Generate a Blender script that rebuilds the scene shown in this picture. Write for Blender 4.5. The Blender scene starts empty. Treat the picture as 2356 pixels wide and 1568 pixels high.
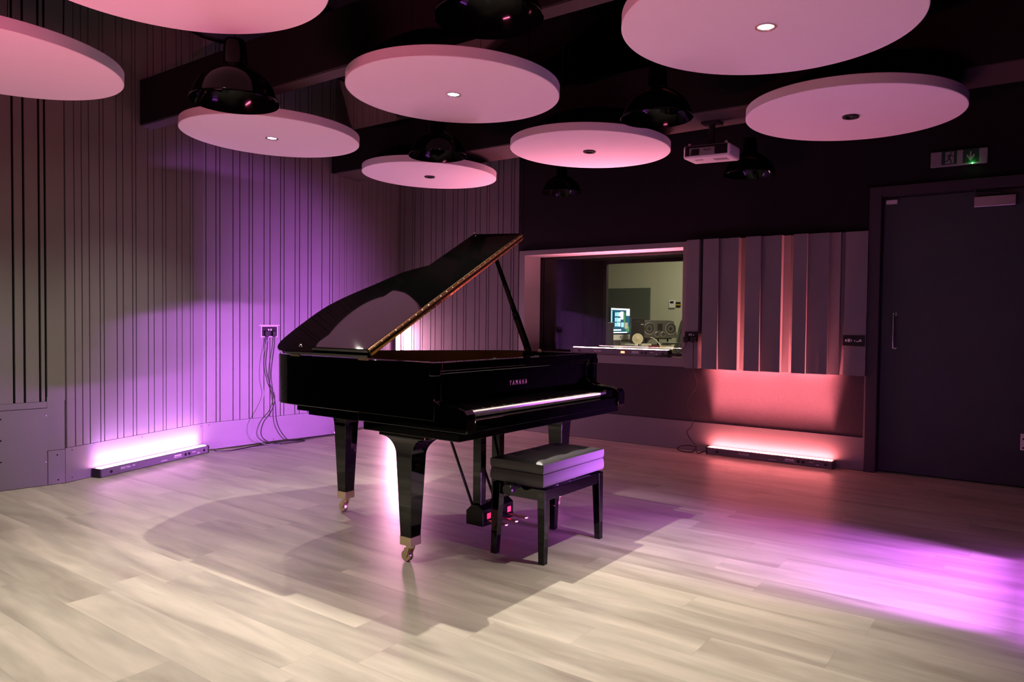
import bpy, bmesh, math, random
from mathutils import Vector, Matrix

random.seed(7)
scene = bpy.context.scene
COL = scene.collection
PI = math.pi

# ------------------------------------------------------------------ camera, world, exposure
cam_data = bpy.data.cameras.new('camera')
cam_data.sensor_width = 36.0
cam_data.lens = 36.0 * 1690.0 / 2356.0
cam_data.clip_start = 0.05
cam_data.clip_end = 60
cam = bpy.data.objects.new('camera', cam_data)
COL.objects.link(cam)
cam.matrix_world = (Matrix.Translation((0, 0, 1.15)) @ Matrix.Rotation(math.radians(36.3), 4, 'Z')
                    @ Matrix.Rotation(math.radians(90 - 1.62), 4, 'X') @ Matrix.Rotation(math.radians(0.6), 4, 'Z'))
scene.camera = cam

world = bpy.data.worlds.new('world')
scene.world = world
world.use_nodes = True
world.node_tree.nodes['Background'].inputs['Color'].default_value = (0.9, 0.8, 0.85, 1)
world.node_tree.nodes['Background'].inputs['Strength'].default_value = 0.0

vs = scene.view_settings
vs.view_transform = 'Standard'
vs.look = 'None'
vs.exposure = 0.0
vs.gamma = 1.0
vs.use_curve_mapping = False
scene.cycles.use_denoising = True
scene.cycles.max_bounces = 8
scene.cycles.diffuse_bounces = 4
scene.cycles.glossy_bounces = 4
scene.cycles.transmission_bounces = 6
scene.cycles.sample_clamp_indirect = 6.0
scene.cycles.caustics_reflective = False
scene.cycles.caustics_refractive = False

# light strengths and colours of the lamps in the room (used by their builders below)
SPOT_POWER = 172.0
SPOT_COLOR = (1.0, 0.925, 0.775)
BAR = dict(
    violet=dict(power=7.0, color=(0.62, 0.26, 1.0), glow=55.0, glow_color=(1.0, 0.40, 0.84), spread=70),
    upright=dict(power=80.0, color=(1.0, 0.36, 0.60), glow=190.0, glow_color=(1.0, 0.40, 0.64), spread=140),
    sill=dict(power=42.0, color=(1.0, 0.25, 0.38), glow=90.0, glow_color=(1.0, 0.38, 0.50), spread=100),
    red=dict(power=80.0, color=(1.0, 0.20, 0.24), glow=95.0, glow_color=(1.0, 0.20, 0.22), spread=22),
    side=dict(power=69.0, color=(0.62, 0.15, 0.96), glow=66.0, glow_color=(0.62, 0.12, 1.0), spread=38),
    rear=dict(power=78.0, color=(1.0, 0.14, 0.32), glow=40.0, glow_color=(1.0, 0.25, 0.40), spread=125),  # added fill from behind the camera, not a lamp known in the room
)

# ------------------------------------------------------------------ materials
def new_mat(name):
    m = bpy.data.materials.new(name)
    m.use_nodes = True
    return m, m.node_tree.nodes, m.node_tree.links, m.node_tree.nodes['Principled BSDF']

def mat(name, color, rough=0.5, metal=0.0, spec=0.5, coat=0.0, noise=0.0, nscale=40.0, bump=0.0, bscale=200.0,
        emit=None, estr=0.0):
    m, N, L, b = new_mat(name)
    b.inputs['Base Color'].default_value = (*color, 1)
    b.inputs['Roughness'].default_value = rough
    b.inputs['Metallic'].default_value = metal
    b.inputs['Specular IOR Level'].default_value = spec
    b.inputs['Coat Weight'].default_value = coat
    b.inputs['Coat Roughness'].default_value = 0.04
    if emit:
        b.inputs['Emission Color'].default_value = (*emit, 1)
        b.inputs['Emission Strength'].default_value = estr
    tc = None
    if noise > 0:
        tc = N.new('ShaderNodeTexCoord')
        nz = N.new('ShaderNodeTexNoise'); nz.inputs['Scale'].default_value = nscale
        nz.inputs['Detail'].default_value = 4
        L.new(tc.outputs['Object'], nz.inputs['Vector'])
        mr = N.new('ShaderNodeMapRange')
        mr.inputs['To Min'].default_value = 1 - noise; mr.inputs['To Max'].default_value = 1 + noise
        L.new(nz.outputs['Fac'], mr.inputs['Value'])
        mx = N.new('ShaderNodeMix'); mx.data_type = 'RGBA'; mx.blend_type = 'MULTIPLY'
        mx.inputs['Factor'].default_value = 1
        mx.inputs['A'].default_value = (*color, 1)
        L.new(mr.outputs['Result'], mx.inputs['B'])
        L.new(mx.outputs['Result'], b.inputs['Base Color'])
    if bump > 0:
        tc = tc or N.new('ShaderNodeTexCoord')
        nb = N.new('ShaderNodeTexNoise'); nb.inputs['Scale'].default_value = bscale
        L.new(tc.outputs['Object'], nb.inputs['Vector'])
        bp = N.new('ShaderNodeBump'); bp.inputs['Strength'].default_value = bump; bp.inputs['Distance'].default_value = 0.002
        L.new(nb.outputs['Fac'], bp.inputs['Height'])
        L.new(bp.outputs['Normal'], b.inputs['Normal'])
    return m

def emission(name, color, strength):
    m, N, L, b = new_mat(name)
    N.remove(b)
    e = N.new('ShaderNodeEmission')
    e.inputs['Color'].default_value = (*color, 1); e.inputs['Strength'].default_value = strength
    L.new(e.outputs['Emission'], N['Material Output'].inputs['Surface'])
    return m

def wood_floor():
    m, N, L, b = new_mat('oak_vinyl_planks')
    def math_(op, a, bb=None, c=None):
        n = N.new('ShaderNodeMath'); n.operation = op
        for i, v in enumerate((a, bb, c)):
            if v is None: continue
            if isinstance(v, (int, float)): n.inputs[i].default_value = v
            else: L.new(v, n.inputs[i])
        return n.outputs[0]
    geo = N.new('ShaderNodeNewGeometry')
    sx = N.new('ShaderNodeSeparateXYZ'); L.new(geo.outputs['Position'], sx.inputs[0])
    X, Y = sx.outputs[0], sx.outputs[1]
    W, LEN = 0.184, 1.22
    row = math_('FLOOR', math_('DIVIDE', Y, W))
    wn = N.new('ShaderNodeTexWhiteNoise'); wn.noise_dimensions = '1D'; L.new(row, wn.inputs['W'])
    xo = math_('ADD', X, math_('MULTIPLY', wn.outputs['Value'], LEN))
    colu = math_('FLOOR', math_('DIVIDE', xo, LEN))
    cv = N.new('ShaderNodeCombineXYZ'); L.new(row, cv.inputs[0]); L.new(colu, cv.inputs[1])
    wp = N.new('ShaderNodeTexWhiteNoise'); wp.noise_dimensions = '2D'; L.new(cv.outputs[0], wp.inputs['Vector'])
    rnd = wp.outputs['Value']
    # grain coordinates, shifted per plank
    gx = math_('ADD', math_('MULTIPLY', xo, 0.8), math_('MULTIPLY', rnd, 37.0))
    gy = math_('ADD', math_('MULTIPLY', Y, 5.5), math_('MULTIPLY', rnd, 91.0))
    gv = N.new('ShaderNodeCombineXYZ'); L.new(gx, gv.inputs[0]); L.new(gy, gv.inputs[1])
    n1 = N.new('ShaderNodeTexNoise'); n1.inputs['Scale'].default_value = 1.3; n1.inputs['Detail'].default_value = 5
    n1.inputs['Distortion'].default_value = 0.7
    L.new(gv.outputs[0], n1.inputs['Vector'])
    n2 = N.new('ShaderNodeTexNoise'); n2.inputs['Scale'].default_value = 6; n2.inputs['Detail'].default_value = 6
    n2.inputs['Distortion'].default_value = 0.5
    L.new(gv.outputs[0], n2.inputs['Vector'])
    ramp = N.new('ShaderNodeValToRGB'); L.new(n1.outputs['Fac'], ramp.inputs['Fac'])
    cr = ramp.color_ramp
    cr.elements[0].position = 0.30; cr.elements[0].color = (0.315, 0.275, 0.232, 1)
    cr.elements[1].position = 0.66; cr.elements[1].color = (0.530, 0.475, 0.405, 1)
    e = cr.elements.new(0.47); e.color = (0.418, 0.382, 0.322, 1)
    mr2 = N.new('ShaderNodeMapRange'); L.new(n2.outputs['Fac'], mr2.inputs['Value'])
    mr2.inputs['From Min'].default_value = 0.3; mr2.inputs['From Max'].default_value = 0.7
    mr2.inputs['To Min'].default_value = 0.93; mr2.inputs['To Max'].default_value = 1.05
    mr3 = N.new('ShaderNodeMapRange'); L.new(rnd, mr3.inputs['Value'])
    mr3.inputs['To Min'].default_value = 0.90; mr3.inputs['To Max'].default_value = 1.10
    # joints
    fy = math_('FRACT', math_('DIVIDE', Y, W)); fx = math_('FRACT', math_('DIVIDE', xo, LEN))
    dy = math_('MULTIPLY', math_('MINIMUM', fy, math_('SUBTRACT', 1.0, fy)), W)
    dx = math_('MULTIPLY', math_('MINIMUM', fx, math_('SUBTRACT', 1.0, fx)), LEN)
    d = math_('MINIMUM', dx, dy)
    j = math_('MULTIPLY_ADD', math_('LESS_THAN', d, 0.0009), -0.22, 1.0)
    k = math_('MULTIPLY', math_('MULTIPLY', mr2.outputs[0], mr3.outputs[0]), j)
    mx = N.new('ShaderNodeMix'); mx.data_type = 'RGBA'; mx.blend_type = 'MULTIPLY'; mx.inputs['Factor'].default_value = 1
    L.new(ramp.outputs['Color'], mx.inputs['A']); L.new(k, mx.inputs['B'])
    L.new(mx.outputs['Result'], b.inputs['Base Color'])
    mr4 = N.new('ShaderNodeMapRange'); L.new(n2.outputs['Fac'], mr4.inputs['Value'])
    mr4.inputs['To Min'].default_value = 0.26; mr4.inputs['To Max'].default_value = 0.42
    L.new(mr4.outputs[0], b.inputs['Roughness'])
    b.inputs['Specular IOR Level'].default_value = 0.45
    bp = N.new('ShaderNodeBump'); bp.inputs['Strength'].default_value = 0.12; bp.inputs['Distance'].default_value = 0.003
    L.new(n2.outputs['Fac'], bp.inputs['Height']); L.new(bp.outputs['Normal'], b.inputs['Normal'])
    return m

M = dict(
    floor=wood_floor(),
    wall=mat('grey_painted_board', (0.205, 0.190, 0.185), 0.62, spec=0.35, noise=0.10, nscale=3, bump=0.15, bscale=300),
    groove=mat('black_groove', (0.008, 0.008, 0.008), 0.9, spec=0.1),
    skirt=mat('grey_skirting_board', (0.200, 0.185, 0.185), 0.55, spec=0.4, noise=0.05, nscale=8),
    dark_wall=mat('black_painted_wall', (0.013, 0.010, 0.012), 0.85, spec=0.2, noise=0.2, nscale=6),
    fabric=mat('dark_acoustic_fabric', (0.062, 0.050, 0.056), 0.9, spec=0.15, noise=0.25, nscale=120, bump=0.5, bscale=500),
    ceiling=mat('dark_brown_ceiling_board', (0.030, 0.022, 0.021), 0.85, spec=0.2, noise=0.2, nscale=4),
    beam=mat('black_beam_paint', (0.010, 0.009, 0.009), 0.8, spec=0.2),
    soffit=mat('dark_grey_soffit_paint', (0.060, 0.046, 0.046), 0.75, spec=0.2),
    disc=mat('white_acoustic_felt', (0.87, 0.83, 0.84), 0.9, spec=0.1, bump=0.2, bscale=700),
    gloss=mat('black_gloss_lacquer', (0.0007, 0.0007, 0.0007), 0.03, spec=0.5),
    shade=mat('black_enamel', (0.0012, 0.0012, 0.0012), 0.09, spec=0.15),
    satin=mat('black_satin', (0.010, 0.010, 0.010), 0.4),
    rubber=mat('black_rubber', (0.012, 0.011, 0.012), 0.55, spec=0.35),
    brass=mat('polished_brass', (0.86, 0.70, 0.48), 0.30, metal=1.0),
    brass_old=mat('lacquered_brass_strip', (0.62, 0.40, 0.18), 0.25, metal=1.0, noise=0.15, nscale=20),
    gold=mat('gold_iron_plate', (0.42, 0.27, 0.09), 0.35, metal=0.8),
    lining=mat('mahogany_lining', (0.20, 0.075, 0.018), 0.35, noise=0.25, nscale=12),
    soundboard=mat('spruce_soundboard', (0.42, 0.25, 0.10), 0.4, noise=0.15, nscale=30),
    steel=mat('steel_wire', (0.6, 0.6, 0.6), 0.3, metal=1.0),
    chrome=mat('brushed_steel', (0.62, 0.60, 0.60), 0.22, metal=1.0),
    felt=mat('red_felt', (0.45, 0.03, 0.02), 0.9),
    ivory=mat('white_key_plastic', (0.86, 0.82, 0.80), 0.25),
    leather=mat('black_leather', (0.050, 0.050, 0.052), 0.46, spec=0.9, bump=0.35, bscale=260),
    led_house=mat('dark_anodised_housing', (0.13, 0.12, 0.13), 0.4, spec=0.4),
    white_print=mat('white_print', (0.75, 0.75, 0.78), 0.5),
    gold_print=mat('gold_lettering', (0.75, 0.50, 0.38), 0.25, metal=0.6),
    white_plastic=mat('white_plastic', (0.78, 0.77, 0.77), 0.35),
    grey_plastic=mat('grey_plastic', (0.22, 0.21, 0.22), 0.4),
    black_plastic=mat('black_plastic', (0.010, 0.009, 0.010), 0.3),
    door=mat('dark_grey_door_laminate', (0.062, 0.074, 0.072), 0.6, spec=0.3, noise=0.12, nscale=5),
    frame=mat('dark_grey_frame_paint', (0.050, 0.042, 0.046), 0.6, spec=0.3),
    alu=mat('silver_aluminium', (0.55, 0.53, 0.56), 0.38, metal=0.9),
    sign_green=mat('green_sign_print', (0.004, 0.055, 0.022), 0.5),
    sign_white=mat('milky_sign_cover', (0.27, 0.26, 0.27), 0.5, noise=0.2, nscale=14),
    led_green=emission('green_led', (0.15, 1.0, 0.25), 14.0),
    beige=mat('pale_green_grey_plaster', (0.52, 0.54, 0.42), 0.8, spec=0.2),
    slate=mat('slate_grey_acoustic_cloth', (0.105, 0.125, 0.105), 0.9, spec=0.1),
    carpet=mat('dark_carpet', (0.05, 0.05, 0.05), 0.95),
    desk=mat('pale_birch_desktop', (0.72, 0.60, 0.42), 0.4),
    paper=mat('white_paper', (0.8, 0.8, 0.78), 0.7),
    redbook=mat('dark_red_cover', (0.25, 0.02, 0.02), 0.5),
    cone=mat('white_paper_cone', (0.85, 0.78, 0.60), 0.6),
    spk_black=mat('black_speaker_vinyl', (0.018, 0.018, 0.018), 0.5),
    spk_grey=mat('dark_grey_speaker_cabinet', (0.085, 0.085, 0.080), 0.45),
    spk_cone=mat('dark_speaker_cone', (0.03, 0.03, 0.03), 0.35),
    mesh_grey=mat('pale_grey_mesh_fabric', (0.50, 0.50, 0.48), 0.7),
    yellow=mat('yellow_label', (0.45, 0.34, 0.03), 0.6),
)

def glass_mat():
    m, N, L, b = new_mat('window_glass')
    b.inputs['Base Color'].default_value = (1, 1, 1, 1)
    b.inputs['Roughness'].default_value = 0.0
    b.inputs['Transmission Weight'].default_value = 1.0
    b.inputs['IOR'].default_value = 1.45
    return m
M['glass'] = glass_mat()

# ------------------------------------------------------------------ mesh helpers
def link(o, parent=None):
    COL.objects.link(o)
    if parent is not None:
        o.parent = parent
    return o

def obj(name, bm, m, parent=None, loc=None, smooth=False, bevel=0.0, seg=2, angle=35, smats=None):
    bmesh.ops.recalc_face_normals(bm, faces=bm.faces[:])
    me = bpy.data.meshes.new(name)
    bm.to_mesh(me); bm.free()
    for x in ([m] if not isinstance(m, (list, tuple)) else m):
        me.materials.append(x)
    if smooth:
        for p in me.polygons: p.use_smooth = True
    o = bpy.data.objects.new(name, me)
    link(o, parent)
    if loc is not None: o.location = loc
    if bevel > 0:
        md = o.modifiers.new('bevel', 'BEVEL'); md.width = bevel; md.segments = seg
        md.limit_method = 'ANGLE'; md.angle_limit = math.radians(angle)
        md.harden_normals = False
    if smooth:
        try:
            me.set_sharp_from_angle(angle=math.radians(angle))
        except Exception:
            pass
    return o

def B(): return bmesh.new()

def box(bm, x0, x1, y0, y1, z0, z1, mi=0, mtx=None):
    v = [Vector((x, y, z)) for z in (z0, z1) for y in (y0, y1) for x in (x0, x1)]
    if mtx is not None: v = [mtx @ p for p in v]
    v = [bm.verts.new(p) for p in v]
    for f in ((0, 2, 3, 1), (4, 5, 7, 6), (0, 1, 5, 4), (2, 6, 7, 3), (0, 4, 6, 2), (1, 3, 7, 5)):
        bm.faces.new([v[i] for i in f]).material_index = mi
    return bm

def prism(bm, pts, axis, a0, a1, mi=0, mtx=None):
    """extrude a 2D polygon along an axis: 'x' pts=(y,z), 'y' pts=(x,z), 'z' pts=(x,y)"""
    def P(p, a):
        q = {'x': (a, p[0], p[1]), 'y': (p[0], a, p[1]), 'z': (p[0], p[1], a)}[axis]
        q = Vector(q)
        return mtx @ q if mtx is not None else q
    lo = [bm.verts.new(P(p, a0)) for p in pts]; hi = [bm.verts.new(P(p, a1)) for p in pts]
    n = len(pts)
    for i in range(n):
        bm.faces.new((lo[i], lo[(i + 1) % n], hi[(i + 1) % n], hi[i])).material_index = mi
    bm.faces.new(lo).material_index = mi; bm.faces.new(hi).material_index = mi
    return bm

def lathe(bm, prof, seg=48, mi=0, mtx=None, cap0=False, cap1=False):
    rings = []
    for r, z in prof:
        ring = []
        for i in range(seg):
            a = 2 * PI * i / seg
            p = Vector((r * math.cos(a), r * math.sin(a), z))
            ring.append(bm.verts.new(mtx @ p if mtx is not None else p))
        rings.append(ring)
    for a, b in zip(rings, rings[1:]):
        for i in range(seg):
            bm.faces.new((a[i], a[(i + 1) % seg], b[(i + 1) % seg], b[i])).material_index = mi
    if cap0: bm.faces.new(rings[0]).material_index = mi
    if cap1: bm.faces.new(rings[-1]).material_index = mi
    return bm

def catmull(pts, n=8):
    pts = [Vector(p) for p in pts]
    out = []
    for i in range(len(pts) - 1):
        p0 = pts[max(i - 1, 0)]; p1 = pts[i]; p2 = pts[i + 1]; p3 = pts[min(i + 2, len(pts) - 1)]
        for k in range(n):
            t = k / n
            out.append(0.5 * ((2 * p1) + (p2 - p0) * t + (2 * p0 - 5 * p1 + 4 * p2 - p3) * t * t + (3 * p1 - p0 - 3 * p2 + p3) * t ** 3))
    out.append(pts[-1])
    return out

def tube(bm, pts, r, seg=8, n=8, smooth=True, mi=0):
    P = catmull(pts, n) if smooth and len(pts) > 2 else [Vector(p) for p in pts]
    rr = r if callable(r) else (lambda t: r)
    rings = []
    t0 = (P[1] - P[0]).normalized()
    up = Vector((0, 0, 1)) if abs(t0.z) < 0.9 else Vector((1, 0, 0))
    nrm = t0.cross(up).normalized()
    for i, p in enumerate(P):
        t = (P[min(i + 1, len(P) - 1)] - P[max(i - 1, 0)]).normalized()
        nrm = (nrm - t * nrm.dot(t)).normalized()
        bn = t.cross(nrm)
        R = rr(i / (len(P) - 1))
        rings.append([bm.verts.new(p + R * (math.cos(2 * PI * k / seg) * nrm + math.sin(2 * PI * k / seg) * bn)) for k in range(seg)])
    for a, b in zip(rings, rings[1:]):
        for k in range(seg):
            bm.faces.new((a[k], a[(k + 1) % seg], b[(k + 1) % seg], b[k])).material_index = mi
    bm.faces.new(rings[0]).material_index = mi; bm.faces.new(rings[-1]).material_index = mi
    return bm

def cyl(bm, p0, p1, r, seg=24, mi=0):
    return tube(bm, [p0, p1], r, seg=seg, smooth=False, mi=mi)

def text_obj(name, body, size, m, mtx, parent=None, extrude=0.0004, align='CENTER', spacing=1.0):
    cu = bpy.data.curves.new(name, 'FONT')
    cu.body = body; cu.size = size; cu.extrude = extrude; cu.align_x = align; cu.align_y = 'CENTER'
    cu.space_character = spacing
    tmp = bpy.data.objects.new(name + '_tmp', cu)
    COL.objects.link(tmp)
    dg = bpy.context.evaluated_depsgraph_get()
    me = bpy.data.meshes.new_from_object(tmp.evaluated_get(dg))
    bpy.data.objects.remove(tmp)
    me.name = name
    me.materials.clear(); me.materials.append(m)
    me.transform(mtx)
    o = bpy.data.objects.new(name, me)
    return link(o, parent)

def thing(name, label, cat, loc=(0, 0, 0), rotz=0.0, group=None):
    o = bpy.data.objects.new(name, None)
    o.empty_display_size = 0.1
    COL.objects.link(o)
    o.location = loc; o.rotation_euler = (0, 0, rotz)
    o['label'] = label; o['category'] = cat
    if group: o['group'] = group
    return o

def tag(o, label, cat, group=None):
    o['label'] = label; o['category'] = cat
    if group: o['group'] = group
    return o

def struct(name, bm, m, label=None, parent=None, **kw):
    o = obj(name, bm, m, parent, **kw)
    if parent is None: o['kind'] = 'structure'
    if label: o['label'] = label
    return o

def light(name, kind, parent, loc, direction, power, color, **kw):
    ld = bpy.data.lights.new(name, kind)
    ld.energy = power; ld.color = color
    for k, v in kw.items(): setattr(ld, k, v)
    o = bpy.data.objects.new(name, ld)
    link(o, parent)
    d = Vector(direction).normalized()
    upv = kw.get('_up')
    o.rotation_euler = d.to_track_quat('-Z', 'Y').to_euler()
    o.location = loc
    return o

def wall_mtx(p, q):
    """local x along p->q, local y = into the wall (away from the room when the room is on the right of p->q), z up"""
    p = Vector((*p, 0)); q = Vector((*q, 0))
    d = (q - p).normalized()
    n = Vector((-d.y, d.x, 0))
    return Matrix(((d.x, n.x, 0, p.x), (d.y, n.y, 0, p.y), (0, 0, 1, 0), (0, 0, 0, 1))), (q - p).length

# ------------------------------------------------------------------ the room
TOP = 3.5
bm = B(); box(bm, -7.0, 2.4, -1.2, 7.03, -0.12, 0.0); struct('floor', bm, M['floor'])

# left wall: splayed grooved boards
PA0, PA, PB, PC2, PD0, PD1 = (-5.588, 1.25), (-5.435, 2.235), (-5.835, 3.490), (-5.700, 4.800), (-6.034, 5.994), (-4.470, 6.270)
SK = 0.243

def boards(bm, p, q, grooves, gw, z0, z1=TOP, deep=0.024, back=0.05, start=0.0):
    mt, ln = wall_mtx(p, q)
    # the room lies to the right of p->q on the left wall, so local +y goes into the wall
    box(bm, 0, ln, deep, deep + back, 0, z1, 1, mt)
    edges = [start] + [g for g in grooves] + [ln]
    for i in range(len(edges) - 1):
        a = edges[i] + (gw / 2 if i > 0 else 0); b = edges[i + 1] - (gw / 2 if i < len(edges) - 2 else 0)
        box(bm, a, b, 0, deep, z0, z1, 0, mt)
    return mt, ln

bm = B()
# first (nearest) section, wide grooves above a boxed-in base
lnA = (Vector(PA) - Vector(PA0)).length
ga = [lnA - s for s in (0.112, 0.146, 0.234, 0.294, 0.43, 0.47, 0.60, 0.69, 0.82, 0.86)]
boards(bm, PA0, PA, sorted(ga), 0.014, 0.57)
mtA, _ = wall_mtx(PA0, PA)
box(bm, lnA - 0.108, lnA - 0.004, -0.001, 0.016, 0.236, 0.60, 0, mtA)
gB = [0.079, 0.138, 0.198, 0.286, 0.319, 0.432, 0.489, 0.576, 0.609, 0.725, 0.783, 0.871, 0.905, 1.02, 1.078, 1.169, 1.201]
boards(bm, PA, PB, gB, 0.0085, SK, start=0.014)
gC = [0.026, 0.114, 0.149, 0.268, 0.331, 0.419, 0.451, 0.563, 0.623, 0.729, 0.765, 0.880, 0.927, 1.018, 1.054, 1.172, 1.26, 1.295]
boards(bm, PB, PC2, gC, 0.0075, SK)
gC2 = [0.08, 0.17, 0.21, 0.33, 0.39, 0.48, 0.51, 0.62, 0.68, 0.77, 0.80, 0.92, 0.98, 1.07, 1.10, 1.20]
boards(bm, PC2, PD0, gC2, 0.005, SK)
gD = [0.03, 0.09, 0.2, 0.23, 0.312, 0.343, 0.452, 0.51, 0.594, 0.623, 0.731, 0.788, 0.873, 0.903, 1.013, 1.069, 1.152, 1.181, 1.29, 1.347, 1.444, 1.476]
boards(bm, PD0, PD1, gD, 0.0075, SK)
struct('wall_left', bm, [M['wall'], M['groove']], label='grey wall of vertical grooved boards set in splayed sections')

bm = B()
for p, q, h in ((PA, PB, SK - 0.003), (PB, PC2, SK - 0.003), (PC2, PD0, SK - 0.003), (PD0, PD1, SK - 0.003)):
    mt, ln = wall_mtx(p, q)
    box(bm, 0, ln, -0.0005, 0.016, 0.003, h, 0, mt)
    for s in ([0.05, ln / 2, ln - 0.03]):
        for z in (h - 0.02, 0.03):
            m2 = mt @ Matrix.Translation((s, -0.001, z)) @ Matrix.Rotation(PI / 2, 4, 'X')
            lathe(bm, [(0.004, 0.0), (0.003, 0.0008)], 8, 1, m2, True, True)
struct('baseboard_left', bm, [M['skirt'], M['groove']])
bm = B()
box(bm, 0, lnA - 0.108, -0.001, 0.016, 0.003, 0.523, 0, mtA)
box(bm, 0, lnA - 0.108, 0.001, 0.016, 0.527, 0.568, 0, mtA)
box(bm, lnA - 0.104, lnA - 0.003, -0.001, 0.016, 0.003, 0.233, 0, mtA)
for s, z, mi in ((0.115, 0.475, 1), (0.117, 0.16, 1), (0.05, 0.20, 2), (0.045, 0.03, 2), (0.37, 0.47, 2), (0.37, 0.33, 2), (0.37, 0.19, 2)):
    m2 = mtA @ Matrix.Translation((lnA - s, -0.0015, z)) @ Matrix.Rotation(PI / 2, 4, 'X')
    lathe(bm, [(0.005, 0.0), (0.004, 0.001)], 10, mi, m2, True, True)
struct('trim_1', bm, [M['skirt'], M['chrome'], M['groove']], label='boxed-in grey base panel with screws below the grooved boards')

# back wall
YB = 6.24
bm = B()
box(bm, -4.6, -4.465, YB + 0.02, 6.50, 0.0, TOP)                    # behind the window's left edge
box(bm, -4.47, -1.10, YB + 0.02, 6.50, 1.872, TOP)
box(bm, -1.10, 2.4, YB + 0.02, 6.50, 2.19, TOP)
box(bm, -1.10, 0.0, 6.40, 6.50, 0.0, 2.19)
box(bm, -4.47, -2.686, YB + 0.02, 6.50, 0.0, 0.822)
box(bm, -2.686, -1.10, YB + 0.034, 6.50, 0.0, 1.90)
box(bm, -0.02, 2.4, YB + 0.02, 6.50, 0.0, 2.2)
struct('wall_back', bm, M['dark_wall'])
bm = B()
box(bm, -4.50, -4.43, YB, YB + 0.03, 0.745, 1.870)
box(bm, -4.43, -2.686, YB, YB + 0.03, 1.822, 1.870)
box(bm, -4.43, -2.686, YB, YB + 0.03, 0.745, 0.826)
box(bm, -2.686, -2.592, YB, YB + 0.03, 0.745, 1.870)
struct('trim_2', bm, M['wall'], label='flat grey board surround of the control room window')
bm = B(); box(bm, -4.50, -1.172, YB + 0.006, YB + 0.03, 0.264, 0.742)
struct('trim_3', bm, M['fabric'], label='dark fabric panel between skirting and sill')
bm = B(); box(bm, -4.52, -1.10, YB, YB + 0.03, 0.003, 0.260)
box(bm, -1.170, -1.10, YB, YB + 0.03, 0.26, 0.745)
struct('baseboard_back', bm, M['skirt'])

# window reveal, glass, tunnel to the control room
bm = B()
box(bm, -4.47, -4.43, YB + 0.03, 6.60, 0.80, 1.86)
box(bm, -4.43, -2.686, YB + 0.03, 6.60, 1.822, 1.862)
box(bm, -4.43, -2.686, YB + 0.03, 6.60, 0.79, 0.826)
box(bm, -2.686, -2.65, YB + 0.03, 6.60, 0.80, 1.86)
win = bpy.data.objects.new('window_1', None); COL.objects.link(win); win['kind'] = 'structure'
obj('window_reveal', bm, M['wall'], win)
bm = B()
for x0, x1, z0, z1 in ((-4.43, -4.40, 0.826, 1.822), (-2.716, -2.686, 0.826, 1.822), (-4.43, -2.686, 0.826, 0.85), (-4.43, -2.686, 1.80, 1.822)):
    box(bm, x0, x1, 6.53, 6.57, z0, z1)
obj('window_frame', bm, M['beam'], win)
bm = B(); box(bm, -4.41, -2.70, 6.545, 6.553, 0.84, 1.81)
obj('glass_pane', bm, M['glass'], win)
bm = B()
prism(bm, [(-4.50, 6.58), (-4.40, 6.58), (-3.90, 7.02), (-4.50, 7.02)], 'z', 0.70, 1.95)
box(bm, -4.5, -2.4, 6.60, 7.02, 1.80, 1.95)
box(bm, -4.5, -2.4, 6.60, 7.02, 0.62, 0.80)
box(bm, -2.62, -2.4, 6.60, 7.02, 0.7, 1.95)
obj('tunnel_lining', bm, M['dark_wall'], win)
bm = B()
box(bm, -3.925, -3.885, 7.0, 7.045, 0.80, 1.80)
box(bm, -3.925, -2.6, 7.0, 7.045, 1.765, 1.80)
obj('inner_frame', bm, M['frame'], win)

# slatted diffuser: boards standing forward by different amounts
slats = [(-2.604, -2.551, 0.064), (-2.549, -2.484, 0.068), (-2.484, -2.452, -0.012), (-2.452, -2.314, 0.062), (-2.314, -2.214, 0.040), (-2.214, -2.145, 0.052),
         (-2.145, -2.085, 0.004), (-2.085, -1.957, 0.056), (-1.957, -1.860, 0.034), (-1.860, -1.792, 0.046), (-1.792, -1.736, 0.006),
         (-1.736, -1.700, -0.008), (-1.700, -1.592, 0.046), (-1.592, -1.495, 0.024), (-1.495, -1.432, 0.030), (-1.432, -1.351, 0.012), (-1.351, -1.318, -0.015)]
bm = B()
for a, b, p in slats:
    box(bm, a, b, YB - 0.03 - 1.4 * p, YB + 0.028, 0.745, 1.868)
o = obj('slatted_diffuser', bm, M['wall'], None)
tag(o, 'grey slatted wall panel of uneven vertical boards right of the window', 'wall panel')
bm = B(); box(bm, -1.318, -1.158, YB - 0.040, YB + 0.028, 0.745, 1.868)
struct('trim_4', bm, M['wall'], label='flat grey board beside the door frame')

# door
door = bpy.data.objects.new('door_1', None); COL.objects.link(door); door['kind'] = 'structure'
door['label'] = 'dark grey door at the right end of the back wall'
bm = B()
box(bm, -1.158, -1.075, YB - 0.02, 6.50, 0.0, 2.20)
box(bm, -1.075, -0.02, YB - 0.02, 6.50, 2.125, 2.20)
box(bm, -0.09, -0.0, YB - 0.02, 6.50, 0.0, 2.20)
obj('door_frame', bm, M['frame'], door, bevel=0.003)
bm = B(); box(bm, -1.072, -0.092, 6.315, 6.36, 0.008, 2.120)
slab = obj('door_leaf', bm, M['door'], door, bevel=0.002)
bm = B()
tube(bm, [(-0.975, 6.315, 1.225), (-0.975, 6.262, 1.228), (-0.975, 6.255, 1.215), (-0.975, 6.255, 1.10), (-0.975, 6.255, 0.985), (-0.975, 6.262, 0.970), (-0.975, 6.315, 0.973)], 0.0095, 12, 6)
for z in (1.225, 0.973):
    lathe(bm, [(0.016, 0.0), (0.016, 0.006)], 16, 0, Matrix.Translation((-0.975, 6.314, z)) @ Matrix.Rotation(PI / 2, 4, 'X'), True, True)
obj('door_handle', bm, M['chrome'], slab, smooth=True)
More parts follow.
